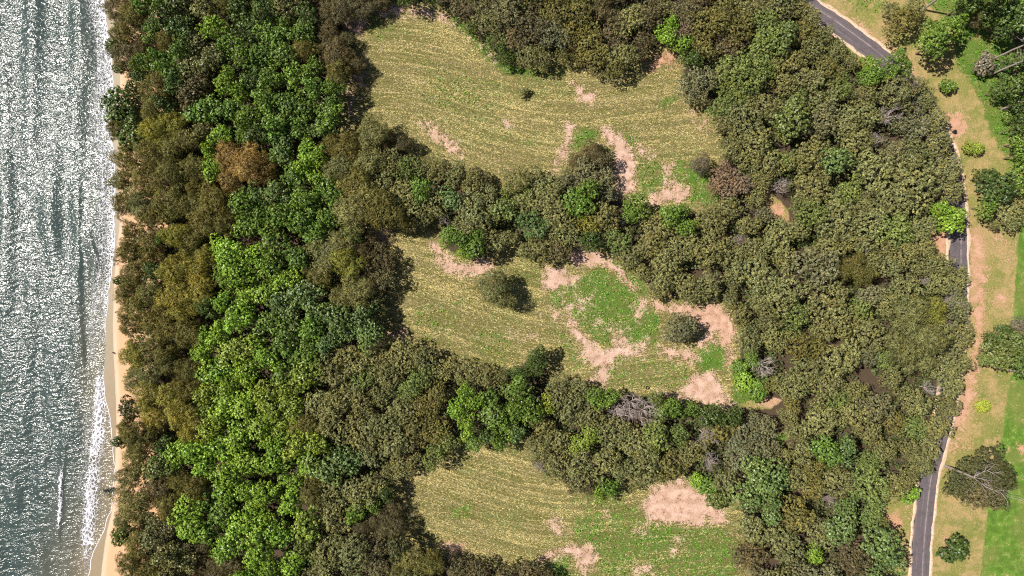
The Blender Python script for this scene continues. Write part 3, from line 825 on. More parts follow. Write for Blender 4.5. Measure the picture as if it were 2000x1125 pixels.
# hand-read crowns: x,y,r in photo pixels, kind, colour
T = '''
228,18,30,C,b2 262,28,26,C,br 240,65,24,C,br 245,108,30,C,b2 222,95,18,L,g3 236,132,16,L,g3 228,208,36,L,g3 258,272,32,L,g3 252,232,24,L,g3
305,172,30,C,br 300,215,28,C,br 338,242,28,C,y1 365,213,9,C,oo 295,300,30,C,br 330,290,30,C,br 245,312,24,C,br 238,352,24,C,br 290,350,34,C,br 340,340,32,C,br 380,330,30,C,br
285,12,24,B,g2 320,35,28,B,g3 355,60,30,B,g3 400,15,28,B,ol 435,8,26,C,br 470,20,28,B,g3 420,60,28,B,g1 448,92,26,B,g2 490,60,28,B,g3 330,78,22,C,br 300,60,22,B,g2 355,105,24,B,g2 310,112,20,B,g2 282,125,20,B,g2 385,92,24,B,ol
478,112,26,B,g2 445,162,26,B,g1 470,178,24,B,g1 375,140,30,B,ol 395,172,24,B,b2 400,218,34,B,g2 350,165,26,B,g3 455,215,28,B,g2 492,160,24,B,g3 490,230,28,B,g2 436,266,24,B,g1 480,265,22,B,g2 408,297,15,B,g1 395,255,24,B,br 365,275,24,C,ol 325,205,22,B,g3 275,155,18,B,g3
450,308,34,C,oo 492,322,36,C,oo 452,350,28,C,oo 520,330,26,C,oo
520,20,30,B,g3 560,15,28,B,ol 530,70,30,B,g2 590,68,28,B,g2 560,110,30,B,g2 510,112,26,B,g2 598,102,26,C,br 598,30,26,B,g3 530,158,28,B,g2 575,150,28,B,g1 615,175,26,B,g2 520,200,28,B,g2 560,205,30,B,g2 600,212,28,B,g2 642,228,28,B,g2
540,250,30,B,g2 585,250,26,B,g2 630,255,22,B,g4 510,265,26,B,g3 555,290,28,B,g4 598,295,22,B,g1 625,305,24,B,g1 592,330,22,B,g1 575,350,26,B,g2 615,345,22,B,g1 650,205,20,B,g2 545,300,22,B,g2
640,28,28,C,b2 672,15,30,C,b2 712,14,26,C,b2 640,62,26,C,b2 655,112,32,C,b2 676,112,22,C,b2 660,145,26,C,br 640,90,26,C,b2 742,2,20,C,b2
728,262,36,C,ol 682,288,32,C,br 755,270,20,C,b2 668,330,34,C,ol 718,318,34,C,ol 762,318,30,O,ol 700,362,34,C,br 745,362,30,O,ol 800,328,28,O,og 830,325,24,O,ol 858,332,26,O,ol 890,345,26,O,ol 925,355,24,O,ol 935,342,18,O,b2 645,290,24,C,br
790,-12,28,O,g3 845,-12,28,O,g3 905,18,30,O,b2 955,42,32,O,ol 990,25,34,O,o2 1000,78,32,O,b2 1030,112,28,O,ol 1060,116,22,O,ol 968,88,26,O,g3 1040,58,34,O,b2 1080,70,34,O,o2 1085,22,34,O,br 1130,18,34,O,br 1118,68,30,O,br 1150,82,34,O,br 1168,115,30,O,br 1138,110,22,O,br
1218,108,28,O,ol 1200,58,34,O,b2 1175,15,30,O,b2 1232,38,34,O,ol 1255,85,24,O,b2 1270,28,30,O,b2 1300,72,20,B,g1 1312,48,15,B,g1 1292,15,28,O,ol 1340,28,30,O,b2 1335,62,22,O,pk 1380,48,38,O,br 1370,90,32,O,br 1412,28,34,O,br 1442,60,34,O,br 1420,95,30,O,b2 1470,18,30,O,ol 1350,116,20,B,g3
1348,165,34,O,o2 1382,155,32,O,o2 1368,185,22,O,o2 1430,135,36,O,og 1410,165,30,O,og 1460,160,34,O,og 1440,195,30,O,og 1492,92,32,O,og 1480,125,30,O,og 1450,232,36,O,ol 1490,210,34,O,ol 1412,245,24,O,ol 1428,285,34,O,ol 1470,280,34,O,ol 1500,318,30,O,ol 1452,315,26,O,ol
1155,300,26,C,b2 1180,314,20,O,b2 1140,338,30,O,o2 1172,350,28,O,o2 1125,318,18,C,b2 1150,372,24,B,g2 1366,322,20,C,gr 1415,352,34,O,pk 1442,362,28,O,pk 1400,365,22,O,pk
1010,352,28,O,ol 1045,348,28,O,ol 1075,372,30,O,ol 1022,179,10,S,ol 1025,385,26,O,og 1105,352,22,O,o2
1528,78,30,B,og 1508,132,22,O,og 1545,235,38,B,og 1552,200,22,B,og 1535,262,20,B,og 1630,312,32,B,g4 1640,175,28,O,og 1690,124,15,B,g1 1708,146,22,B,g2 1735,142,18,B,g2 1752,112,18,B,g2 1762,132,16,B,g2 1690,150,18,B,g2
1760,42,32,O,br 1785,20,22,O,ol 1740,20,18,O,ol 1826,84,34,B,g2 1852,58,28,B,g2 1815,60,22,B,g2 1851,167,15,S,g2 1893,288,12,S,gy 1910,290,13,S,gy
1885,8,26,B,g3 1918,30,26,C,b2 1945,20,34,B,g3 1975,40,34,B,g3 1995,12,26,B,g2 1998,52,20,B,g1 1958,62,22,B,g3 1985,165,30,B,g3 1950,175,20,B,g3 1998,120,26,B,g3 1960,135,18,S,g3 1922,125,20,S,gr 1990,205,20,B,g3
1948,365,38,B,g3 1988,348,30,B,g2 1928,402,22,B,g2 1968,420,30,O,ol 1925,345,20,B,g3 2000,400,28,O,ol 1998,300,22,B,g2 1992,248,24,B,g3 1998,275,22,B,g2 1972,228,13,S,g2 1940,440,10,O,ol
1945,690,30,B,og 1972,668,26,B,og 1988,705,28,B,g3 1932,660,14,B,g3 1955,648,16,B,g3 1998,640,24,C,gr 1920,702,14,B,og 1920,793,14,S,lm 1865,1076,25,S,g3
1885,925,38,O,dk 1925,905,38,O,dk 1950,935,34,O,dk 1870,950,26,O,dk 1905,965,34,O,b2 1935,968,28,O,b2 1775,965,19,S,g1
1868,545,26,O,ol 1868,600,30,O,ol 1872,655,28,O,ol 1868,705,28,O,ol 1858,750,28,O,ol 1845,792,28,O,ol 1828,835,28,O,ol 1812,875,26,O,ol 1798,908,26,O,ol 1772,932,26,O,ol 1740,950,28,O,ol 1832,520,30,O,ol 1850,330,28,O,ol 1856,375,26,O,ol 1828,282,30,O,ol 1824,235,26,O,ol 1808,196,24,O,ol 1785,168,22,O,ol 1636,98,20,O,ol 1606,68,22,O,ol 1586,34,22,O,ol 1662,122,20,O,ol 1800,480,28,O,ol 1795,445,28,O,ol
240,398,24,C,br 280,395,32,C,ol 300,420,28,C,br 330,395,32,C,br 370,400,30,C,br 420,395,34,C,br 440,432,30,C,br 252,490,26,C,br 300,475,28,C,br 285,500,24,C,br 320,465,14,B,g2 345,460,28,C,y1 370,472,28,C,br 262,532,26,C,br 302,530,20,B,g3 236,548,14,L,g3 252,572,26,C,br 292,575,28,C,ol
345,530,34,C,y2 385,525,30,C,y2 350,575,36,C,y2 390,570,30,C,y2 360,605,28,C,y2 402,500,22,C,y2 266,602,30,C,br 258,635,24,C,br 300,632,26,C,br 262,690,26,C,y1 292,682,30,C,ol 330,642,28,C,br 370,652,28,C,br 330,702,28,C,br 290,728,28,C,ol 370,720,26,C,br 264,742,22,C,ol 258,450,20,C,br
450,500,34,B,g1 470,540,30,B,g1 432,482,24,B,g1 480,400,30,B,g2 492,442,30,B,g2 445,592,28,B,g1 470,622,34,B,g1 430,652,26,B,g1 402,662,22,B,g1 465,682,34,B,gy 425,722,32,B,g1 482,722,28,B,g1 505,500,28,B,g1 445,545,24,B,g2 410,600,24,B,g3
662,620,32,B,g4 708,625,30,B,g4 685,650,24,B,g4 600,578,36,B,g4 640,490,40,C,ol 680,512,32,C,y1 668,478,28,C,ol 708,492,24,C,b2 728,520,24,O,b2 748,548,24,O,o2 700,570,34,C,ol 670,582,28,C,ol 622,542,28,C,br 620,460,28,B,g2 590,440,30,B,g2 550,420,30,B,g2 545,380,28,B,g4 610,395,28,B,g2 580,400,26,B,g1 540,470,30,B,g2 580,500,30,B,g2 530,520,28,B,g2 560,545,28,B,g1 520,570,28,B,g1 570,620,28,B,g4 530,630,30,B,g2 610,640,28,B,g2 560,670,30,B,g2 600,690,28,B,g2 520,700,28,B,g1 640,670,24,B,g4 560,730,28,B,g2 640,430,26,B,g2 725,590,24,O,ol
700,410,44,C,ol 748,412,40,C,br 780,385,36,O,ol 800,402,32,O,ol 822,372,26,B,g2 850,400,30,O,ol 832,422,24,O,ol 882,388,24,B,g4 920,400,34,O,ol 908,440,30,O,ol 940,430,34,O,ol 880,462,24,B,g2 905,470,22,B,g2 930,480,26,B,g2 905,495,14,B,g1 962,470,30,O,ol 950,385,30,O,ol 985,412,28,B,og 868,432,16,D,gr 968,562,37,C,ol 975,570,28,O,ol
690,702,36,O,ol 650,722,36,O,ol 740,702,34,O,ol 790,692,34,O,ol 830,702,32,O,ol 760,732,34,O,ol 870,722,28,O,ol 910,728,28,O,ol 950,735,26,O,ol
1022,402,28,O,ol 1060,395,34,O,ol 1040,440,34,O,g4 1090,420,34,O,ol 1060,482,32,O,ol 1030,488,24,O,ol 1088,488,28,O,b2 1102,460,30,O,ol 1150,440,26,O,y1 1180,422,32,O,ol 1150,472,22,B,g3 1214,432,13,S,gr 1240,403,26,B,g2 1232,420,18,B,g2 1308,420,26,B,g2 1328,412,18,B,g2 1205,470,32,O,og 1225,502,28,O,ol 1280,442,30,O,ol 1270,482,30,O,ol 1300,522,34,O,ol 1290,560,28,O,ol 1340,560,34,O,ol 1382,560,32,O,ol 1330,480,36,O,ol 1385,430,36,O,ol 1250,530,24,O,ol
1322,645,30,O,o2 1338,640,28,O,o2 1318,632,22,O,o2 1045,712,26,O,g3 1050,692,20,B,g3 1460,660,30,O,ol 1466,700,18,B,g2 1455,745,20,S,g1 1538,812,20,O,ol 1552,842,24,O,ol 1545,790,20,O,br 1480,760,22,S,g2 1490,712,32,D,pk 1445,720,18,S,g2 1440,615,28,O,ol
1850,432,28,B,g1 1832,412,20,B,g1 1865,418,16,B,g1 1525,365,24,D,pk 1662,525,28,C,br 1685,538,24,C,br 1770,620,40,C,ol 1810,660,40,C,ol 1760,680,36,C,ol 1815,610,34,C,y1 1790,700,34,C,ol
290,772,30,C,y2 330,772,28,C,y2 252,800,24,L,dk 360,812,34,C,y2 405,800,24,B,gy 272,852,30,C,br 234,862,15,L,g3 302,852,26,C,br 322,868,24,B,g3 266,892,26,C,br 312,912,30,B,og 255,932,28,C,ol 262,985,34,C,ol 302,962,30,C,b2 332,992,28,C,br 240,1045,22,L,g3 272,1062,28,C,br 302,1040,28,B,ol 258,1102,26,C,br 330,1082,28,B,ol 382,882,28,B,g1 402,905,28,B,g1 432,872,32,B,g1 470,852,34,B,g1 412,840,26,B,gy 452,922,30,B,g1 482,902,32,B,g1 382,1032,34,B,g1 442,1000,30,B,g2 452,1062,36,B,g1 482,1022,34,B,g1 402,1100,28,C,b2 350,940,24,C,br 440,780,30,B,g1 480,790,30,B,g1 520,770,30,B,gy 510,830,30,B,g1 540,800,28,B,gy 560,760,26,B,gy
622,792,36,O,ol 662,782,36,O,ol 702,782,34,O,ol 598,832,30,C,br 650,832,36,O,ol 700,842,36,O,ol 742,832,34,O,ol 772,862,34,O,ol 722,882,34,O,ol 782,802,34,O,ol 830,792,30,O,br 852,842,30,O,br 790,902,30,O,ol 848,892,28,O,og 868,860,28,O,og 895,800,22,B,g1 925,860,22,B,g2 950,852,16,B,g4 975,862,20,B,g2 982,832,24,B,g2 1002,800,26,B,g2 640,912,34,B,g4 600,900,28,B,g1 612,952,34,C,br 652,962,36,O,ol 702,962,34,O,ol 695,1002,24,B,g2 730,985,17,B,g2 740,1012,26,C,b2 652,1012,34,O,ol 602,1022,34,B,gy 690,1072,40,O,ol 640,1082,34,O,ol 780,1065,26,B,dk 802,1092,28,C,ol 842,1098,28,C,br 890,1112,26,O,b2 932,1116,26,O,b2 985,1120,24,O,b2 1032,1116,26,O,b2 570,980,28,B,g1 550,1040,30,B,g1 520,960,30,B,g1 540,900,30,B,g1 580,860,28,B,gy 735,945,28,O,ol 575,940,24,B,g1 755,960,18,B,g3 740,1060,24,O,b2
1067,785,18,B,lm 1070,798,16,B,gy 1010,800,22,B,g2 1010,845,20,B,g4 1090,762,28,O,ol 1110,802,34,O,ol 1060,832,26,O,ol 1126,866,18,B,gy 1092,862,28,O,ol 1060,882,28,O,ol 1050,907,20,D,pk 1090,912,34,O,ol 1130,912,34,O,ol 1180,902,34,O,ol 1152,948,28,O,b2 1190,950,20,B,g2 1170,962,16,B,g1 1190,775,20,B,g2 1212,802,38,D,pk 1255,806,40,D,pk 1232,790,36,D,pk 1200,842,34,O,ol 1240,862,34,O,ol 1270,880,20,O,og 1292,802,20,B,og 1312,795,22,B,g2 1325,850,24,O,og 1310,910,36,O,br 1260,912,34,O,ol 1390,812,30,B,g3 1380,850,26,D,pk 1402,838,34,O,br 1352,882,30,O,ol 1390,902,24,D,pk 1450,852,34,O,o2 1440,892,34,O,o2 1480,932,36,B,g4 1460,962,34,B,g4 1382,950,18,S,g2 1400,975,20,S,og 1362,940,14,S,g1 1420,940,28,O,ol 1470,1032,36,O,ol 1462,1082,36,O,b2 1240,940,16,O,ol
1510,932,34,B,g4 1500,968,28,B,g4 1610,878,30,B,g2 1645,880,26,B,g4 1650,985,30,O,g4 1640,1032,34,B,g4 1702,1002,28,O,g4 1715,1062,38,B,g4 1730,1092,28,B,g4 1590,1080,20,B,g1 1550,1000,38,O,br 1530,1062,38,O,ol 1600,1042,34,O,ol 1660,1090,34,O,b2 1720,1030,22,O,og
1740,225,28,D,gr 1712,275,22,D,gr 1785,162,16,D,gr 1860,590,18,D,gr 1875,600,16,D,gr 1685,485,12,D,gr 1805,550,12,D,gr 1620,975,16,D,gr 1820,760,16,D,gr 1150,790,14,D,gr 560,385,10,D,gr 640,500,12,D,gr 1440,470,16,D,gr 1930,355,18,D,pk 1975,345,16,D,pk
'''
HAND = []
for tok in T.split():
    x, y, r, k, c = tok.split(',')
    HAND.append([float(x), float(y), float(r), k, c])

# fill the rest of the forest, following the nearest tree read from the photograph
def forest_px(x, y):
    a = np.array([x]); b = np.array([y])
    m = min(-max(float(sdf(a, b, c)[0]) for c in CLEAR + GAPS), -float(sdf(a, b, EAST)[0]), -float(sdf(a, b, WESTPOLY)[0]))
    return m


rr = random.Random(5)
TREES = [list(t) for t in HAND]
arr = np.array([[t[0], t[1], t[2]] for t in TREES])
src = [t for t in HAND if t[3] in 'BOC' and t[4] not in ('oo', 'lm', 'dk', 'pk') and t[0] < 1905]
HINT = P('1560,40 1600,90 1560,150 1620,130 1660,200 1600,230 1700,180 1760,200 1800,240 1680,260 1740,300 1590,280 1560,330 1640,360 1700,350 1780,340 1830,330 1600,400 1660,430 1720,400 1780,420 1560,450 1520,480 1460,480 1420,500 1480,540 1540,560 1600,500 1600,580 1720,480 1780,500 1820,540 1700,580 1740,560 1500,600 1540,640 1480,640 1600,650 1660,620 1700,660 1560,700 1620,720 1680,720 1540,760 1600,780 1660,790 1740,750 1800,780 1840,720 1870,660 1860,560 1560,830 1600,840 1700,840 1760,830 1820,830 1560,900 1600,940 1660,930 1720,900 1780,890 1700,960 1760,940 1540,960 1580,1000 1580,1100 1500,1110 1620,1090 1460,430 1420,400 1500,440')
for q_ in HINT: src.append([q_[0], q_[1], 30, 'O', 'ol'])
src = [t for t in src if not (t[0] > 1500 and (t[3] in 'BC'))] + [t for t in HAND if t[0] > 1500 and t[3] == 'B' and t[4] == 'g4' and t[1] > 950]
sxy = np.array([[t[0], t[1]] for t in src])
cx, cy = np.meshgrid(np.arange(200, 1920, 9.0), np.arange(-36, 1166, 9.0))
cx = cx.ravel() + RNG.uniform(-4, 4, cx.size); cy = cy.ravel() + RNG.uniform(-4, 4, cy.size)
fm = np.full(cx.shape, 1e9)
for c in CLEAR + GAPS + [EAST, WESTPOLY]: fm = np.minimum(fm, -sdf(cx, cy, c))
order = RNG.permutation(len(cx))
px_, py_, pr_ = list(arr[:, 0]), list(arr[:, 1]), [t[2] * ((.9 if t[2] > 20 else .3) if t[3] == 'D' else 1) for t in TREES]
for i in order:
    x, y, m = cx[i], cy[i], fm[i]
    if m < 14: continue
    j = int(np.argmin((sxy[:, 0] - x) ** 2 + (sxy[:, 1] - y) ** 2 + RNG.uniform(0, 1200, len(sxy))))
    k, c = src[j][3], src[j][4]
    r = rr.choice([rr.uniform(24, 34), rr.uniform(32, 44), rr.uniform(40, 54)]) if k == 'O' else rr.uniform(21, 40)
    r = min(r, m + 3)
    d = np.hypot(np.array(px_) - x, np.array(py_) - y)
    if (d < 0.62 * (np.array(pr_) + r)).any(): continue
    px_.append(x); py_.append(y); pr_.append(r)
    if c == 'ol' and rr.random() < .3: c = rr.choice(['o2', 'og', 'br'])
    TREES.append([x, y, r, k, c])
print('TREES', len(HAND), len(TREES), {k: sum(t[3] == k for t in TREES) for k in 'BOCLSD'})


def add_tree(t, idx):
    x, y, r, k, c = t
    rg = random.Random(idx * 13 + 1)
    pr = PROTO[k][rg.randrange(len(PROTO[k]))]
    hs = rg.uniform(.88, 1.15)
    s = r / PPM / RAD[k]
    for _ in range(3):
        h = HGT[k] * hs * (0.45 + 0.55 * s) if k not in 'SD' else HGT[k] * hs * (s if k == 'S' else .95 + .45 * s)
        if k == 'C' and c == 'b2': h *= .72
        s = r / PPM * (1 - .75 * h / H) / RAD[k]
    wx, wy = w2(x, y, .75 * h)
    px, py = wx * PPM + 1000, 562.5 - wy * PPM
    z = float(ground_z(np.array([px]), np.array([py]))[0])
    e = bpy.data.objects.new(KW[k][0], None)
    e.empty_display_size = .5
    col.objects.link(e)
    e.location = (wx, wy, z)
    e.rotation_euler = (0, 0, rg.uniform(0, 6.283))
    e.scale = (s * rg.uniform(.94, 1.06), s * rg.uniform(.94, 1.06), h / HGT[k])
    o = obj('bare_branches' if k == 'D' else 'crown', pr[0], e)
    q = obj('trunk', pr[1], e)
    v = rg.uniform(.84, 1.14); w = rg.uniform(-.06, .06)
    b = COL[c]
    o.color = (b[0] * v * (1 + w), b[1] * v, b[2] * v * (1 - w), 1)
    return e


tree_objs = [add_tree(t, i) for i, t in enumerate(TREES)]
# broad trees that carry several foliage masses on one trunk
MERGE = {'large blackish spreading tree beside the lower road': '1925,905 1885,925 1950,935 1870,950 1905,965 1935,968', 'big rounded green tree on the verge beside the upper road': '1826,84 1852,58 1815,60',
         'olive-green spreading tree overlapping the right edge above the lime sapling': '1972,668 1945,690 1988,705 1932,660 1955,648 1920,702', 'round grey-olive tree standing alone on bare pink soil': '1322,645 1338,640 1318,632',
         'olive feathery tree standing alone in the middle clearing': '968,562 975,570', 'wide low shrub alone on the dry verge beside the bend': '1893,288 1910,290', 'bright green tree overhanging the road halfway down the right side': '1850,432 1832,412 1865,418',
         'big leafless pinkish tree in the wood above the south clearing': '1232,790 1212,802 1255,806', 'large grey-olive tree jutting into the right end of the north clearing': '1348,165 1382,155 1368,185',
         'orange-brown feathery tree in the seaside forest, left of two': '450,308 452,350', 'orange-brown feathery tree in the seaside forest, right of two': '492,322 520,330', 'lime yellow oval tree among olive trees above the south clearing': '1067,785 1070,798'}
FIXED = {}
drop = set()
tidx = {(int(t[0]), int(t[1])): i for i, t in enumerate(TREES)}
trs = lambda e: Matrix.LocRotScale(e.location, e.rotation_euler, e.scale)
for lab, ids in MERGE.items():
    ii = [tidx[tuple(int(v) for v in q.split(','))] for q in ids.split()]
    root = tree_objs[ii[0]]; FIXED[ii[0]] = lab
    for i in ii[1:]:
        e2 = tree_objs[i]
        for ch in list(e2.children):
            if ch.name.startswith(('crown', 'bare_branches')):
                ch.parent = root; ch.matrix_basis = trs(root).inverted() @ trs(e2)
            else:
                bpy.data.objects.remove(ch)
        bpy.data.objects.remove(e2); drop.add(i)
keep_i = [i for i in range(len(TREES)) if i not in drop]
FIXED = {n: FIXED[i] for n, i in enumerate(keep_i) if i in FIXED}
tree_objs = [tree_objs[i] for i in keep_i]; TREES = [TREES[i] for i in keep_i]

# ---- labels that single each tree out, by landmarks one can find in the photograph
LAND = [(475, 325, 'the orange-brown trees'), (235, 215, 'the dark large-leaved tree'), (1362, 165, 'the tree jutting into the north field'), (968, 562, 'the lone tree in the middle field'), (1325, 642, 'the lone round tree on bare soil'),
        (1232, 798, 'the big leafless tree'), (1067, 785, 'the lime yellow oval tree'), (1828, 78, 'the big green tree beside the road'), (1851, 430, 'the tree overhanging the road'), (1912, 935, 'the blackish tree'),
        (1950, 370, 'the tree mass at the right edge'), (1155, 310, 'the dark brown thicket'), (440, 262, 'the lime green pair'), (1545, 235, 'the green east tree'), (1490, 712, 'the leafless corner tree'),
        (1525, 365, 'the leafless pinkish tree'), (365, 565, 'the golden beach trees'), (690, 625, 'the blue-green trees mid-picture'), (1480, 940, 'the blue-green south trees'), (1720, 1065, 'the blue-green roadside trees'),
        (1785, 650, 'the roadside feathery trees'), (1350, 116, 'the tree at the red soil'), (655, 115, 'the dark brown clump'), (235, 1045, 'the leaves over the lower beach'), (1300, 70, 'the bright green north tree'),
        (1022, 180, 'the lone shrub up north'), (1630, 312, 'the blue-green east tree'), (600, 578, 'the seaside blue-green tree'), (695, 1000, 'the south field green tree'), (880, 470, 'the green trees mid-picture'), (1310, 420, 'the round green trees'), (1620, 880, 'the green lower wood trees')]
OCT = ['right of', 'upper right of', 'above', 'upper left of', 'left of', 'lower left of', 'below', 'lower right of']
ORD = ['first', 'second', 'third', 'fourth', 'fifth', 'sixth', 'seventh', 'eighth', 'ninth', 'tenth']
TX = np.array([[t[0], t[1]] for t in TREES])
desc = [CW[t[4]] + ' ' + KW[t[3]][1] if t[3] != 'D' else KW['D'][1] for t in TREES]
cand = {}
for li, (lx, ly, ln) in enumerate(LAND):
    dx = TX[:, 0] - lx; dy = ly - TX[:, 1]
    dd = np.hypot(dx, dy)
    octv = np.round(np.arctan2(dy, dx) / (math.pi / 4)).astype(int) % 8
    cnt = {}
    for i in np.argsort(dd):
        key = (desc[i], octv[i]); n = cnt.get(key, 0); cnt[key] = n + 1
        cand.setdefault(i, []).append((dd[i] * (1 + .22 * n), li, octv[i], n))
SPECIAL = {(1022, 179): 'small olive shrub alone in the mown north clearing', (968, 562): 'olive feathery tree standing alone in the middle clearing', (1322, 645): 'round grey-olive tree standing alone on bare pink soil', (1067, 785): 'lime yellow oval tree among olive trees',
           (1851, 167): 'small round dark shrub on the dry verge beside the curving road', (1893, 288): 'left half of the wide low shrub on the dry verge', (1910, 290): 'right half of the wide low shrub on the dry verge', (1920, 793): 'tiny lime yellow sapling on the dry verge', (1865, 1076): 'round dark green shrub on the verge beside the lower road',
           (1775, 965): 'small bright green shrub at the left kerb of the lower road', (365, 213): 'tiny orange-brown treetop among green crowns near the beach', (1366, 322): 'pale grey bush at the right end of the north clearing', (1214, 432): 'small pale grey flowering shrub between green crowns', (1350, 116): 'small dark green tree beside the red soil of the north clearing',
           (1525, 365): 'leafless pinkish tree in a gap of the east wood', (1490, 712): 'leafless pinkish tree at the right corner of the middle clearing', (868, 432): 'small leafless bush at the top of the middle clearing', (1050, 907): 'small leafless tree leaning over the south clearing'}
for i, e in enumerate(tree_objs):
    t = TREES[i]
    lab = FIXED.get(i) or SPECIAL.get((int(t[0]), int(t[1])))
    if not lab:
        for _, li, oc, n in sorted(cand[i]):
            if n < 10:
                break
        num = '' if n == 0 else ORD[n] + ' '
        lab = '%s, %s%s %s' % (desc[i], 'nearest ' if n == 0 else num + 'one ', OCT[oc], LAND[li][2])
    if len(lab.split()) > 16: print('LONG', lab)
    tag(e, lab, 'shrub' if t[3] == 'S' else 'tree', GRP[t[3]])


# ------------------------------------------------------------------ tall gum trees at the right edge: pale trunks in view
def gum(px, py, h, lx, ly, label, seed, cx=None):
    bx, by = w2(px, py)
    e = bpy.data.objects.new('tall_gum_tree', None); col.objects.link(e)
    z = float(ground_z(np.array([px]), np.array([py]))[0])
    e.location = (bx, by, z)
    rng = random.Random(seed)
    b = MB(); path = []
    for k in range(9):
        f = k / 8
        path.append(Vector((lx * f * f + rng.uniform(-.12, .12) * f, ly * f * f + rng.uniform(-.12, .12) * f, -.3 + h * f)))
    b.add(tube(path, [.27 - .02 * k for k in range(9)], 8))
    obj('trunk', b.mesh('gum_trunk', M_PALE), e)
    l = MB()
    for k in range(4):
        d = Vector((math.cos(k * 1.7 + seed), math.sin(k * 1.7 + seed), .8)).normalized()
        grow_branches(l, rng, path[5 + k % 3], d, 3.0, .12, 1)
    obj('limbs', l.mesh('gum_limbs', M_PALE), e)
    c = obj('crown', PROTO['O'][seed % 6][0], e)
    c.location = (lx, ly, h - 9.0 * 1.0 + 1.5); c.scale = (1.1, 1.1, 1)
    c.color = (*COL['g3'], 1)
    tag(e, label, 'tree', 'tall gum trees at the right edge')


gum(1803, 18, 17, .6, 1.5, 'tall tree whose pale trunk leans out at the top edge above the verge', 1)
gum(1858, 32, 18, .4, 1.6, 'tall tree with thin pale trunk between dark crowns, top right corner', 2)
gum(1938, 116, 19, 1.2, 0, 'tall tree with pale trunk, upper of three trunks at the right edge', 3)
gum(1934, 146, 18, 1.2, 0, 'tall tree with pale trunk, middle of three trunks at the right edge', 4)
gum(1954, 214, 17, 1.2, 0, 'tall tree with pale trunk, lowest of three trunks at the right edge', 5)
gum(1968, 722, 18, 1.5, 0, 'tall tree with thick pale trunk at the right edge beside the lawn', 6)


# dead limbs thrust out of the blackish tree by the road
def dead_limbs(px, py, h, dirs, label, seed, name='dead_tree'):
    bx, by = w2(px, py, h)
    e = bpy.data.objects.new(name, None); col.objects.link(e)
    e.location = (bx, by, 0)
    t = MB(); t.add(tube([Vector((0, 0, -.4)), Vector((.05, 0, h * .6)), Vector((0, 0, h))], [.34, .28, .2], 7))
    obj('trunk', t.mesh('dead_trunk', M_PALE), e)
    rng = random.Random(seed)
    for (dx, dy, dz, L, r, dep) in dirs:
        b = MB()
        grow_branches(b, rng, Vector((0, 0, h * .97)), Vector((dx, dy, dz)).normalized(), L, r, dep, .05, .5)
        obj('limb', b.mesh('dead_limb', M_PALE), e)
    return tag(e, label, 'tree')


dead_limbs(1903, 933, 10.5, [(1, .45, .25, 3.4, .12, 2), (1, -.25, .2, 2.8, .08, 2), (1, -.6, .2, 2.8, .07, 2), (.4, 1, .5, 2.0, .08, 1), (-.6, .8, .6, 1.6, .07, 1)], 'bare pale snag rising through the blackish tree beside the road', 3)
dead_limbs(1915, 942, 6.5, [(1, -.72, -.02, 5.0, .14, 1), (1, -.62, .05, 6.0, .09, 2)], 'long pale dead limb reaching over the lawn below the blackish tree', 9)

# ------------------------------------------------------------------ undergrowth, straw and tufts
def scatter_cards(name, pts_px, z0, z1, L, W, colr, mat, label, rng, flat=0.6, along=None):
    n = len(pts_px)
    wx = (pts_px[:, 0] - 1000) / PPM; wy = (562.5 - pts_px[:, 1]) / PPM
    z = ground_z(pts_px[:, 0], pts_px[:, 1]) + rng.uniform(z0, z1, n)
    p = np.stack([wx, wy, z], 1)
    nr = unit(rng.normal(0, flat, (n, 3)) + np.array([0, 0, 1.0]))
    V, F = leaf_cards(p, nr, L, W, rng, droop=along)
    me = new_mesh(name, V, F, mat, face_attr=dict(tone=rng.uniform(.6, 1.35, n), warm=np.clip(rng.normal(.2, .25, n), 0, 1)))
    o = obj(name, me)
    o.color = (*colr, 1)
    return tag(o, label, 'plants', kind='stuff')


def rand_px(n, x0, x1, y0, y1, rng): return np.stack([rng.uniform(x0, x1, n), rng.uniform(y0, y1, n)], 1)


r8 = np.random.default_rng(8)
q = rand_px(150000, 222, 1900, -40, 1165, r8)
m = np.full(len(q), 1e9)
for c in CLEAR + GAPS + [EAST, WESTPOLY]: m = np.minimum(m, -sdf(q[:, 0], q[:, 1], c))
m += 14 * (vnoise(q[:, 0] / 25, q[:, 1] / 25, 71) - .5)
q = q[(m > 16) & (vnoise(q[:, 0] / 30, q[:, 1] / 30, 70) > .3)]
scatter_cards('undergrowth', q, .1, 2.2, .75, .4, lin(78, 92, 48), M_FINE, 'low leafy undergrowth below the forest crowns', r8)

# straw left in rows on the mown clearings
q = rand_px(280000, 660, 1460, 5, 1140, r8)
m = np.full(len(q), -1e9)
for c in CLEAR: m = np.maximum(m, sdf(q[:, 0], q[:, 1], c))
rx, ry = row_coords(q[:, 0], q[:, 1])
den = .72 * vnoise(rx * .07, ry * 1.15, 61) + .28 * vnoise(rx * .06, ry * .33, 62)
gsd = np.full(len(q), 0.0)
for s, k in GREEN: gsd = np.maximum(gsd, k * np.clip((sdf(q[:, 0], q[:, 1], P(s)) + 8) / 16, 0, 1))
for s, k, o_ in SOIL: gsd = np.maximum(gsd, k * np.clip((sdf(q[:, 0], q[:, 1], P(s)) + 6) / 8, 0, 1))
keep = (m > -14) & (r8.random(len(q)) < np.clip((den - .36) * 3.0, .25, 1) * (1 - .92 * np.clip(gsd * 1.2, 0, 1)))
q = q[keep]
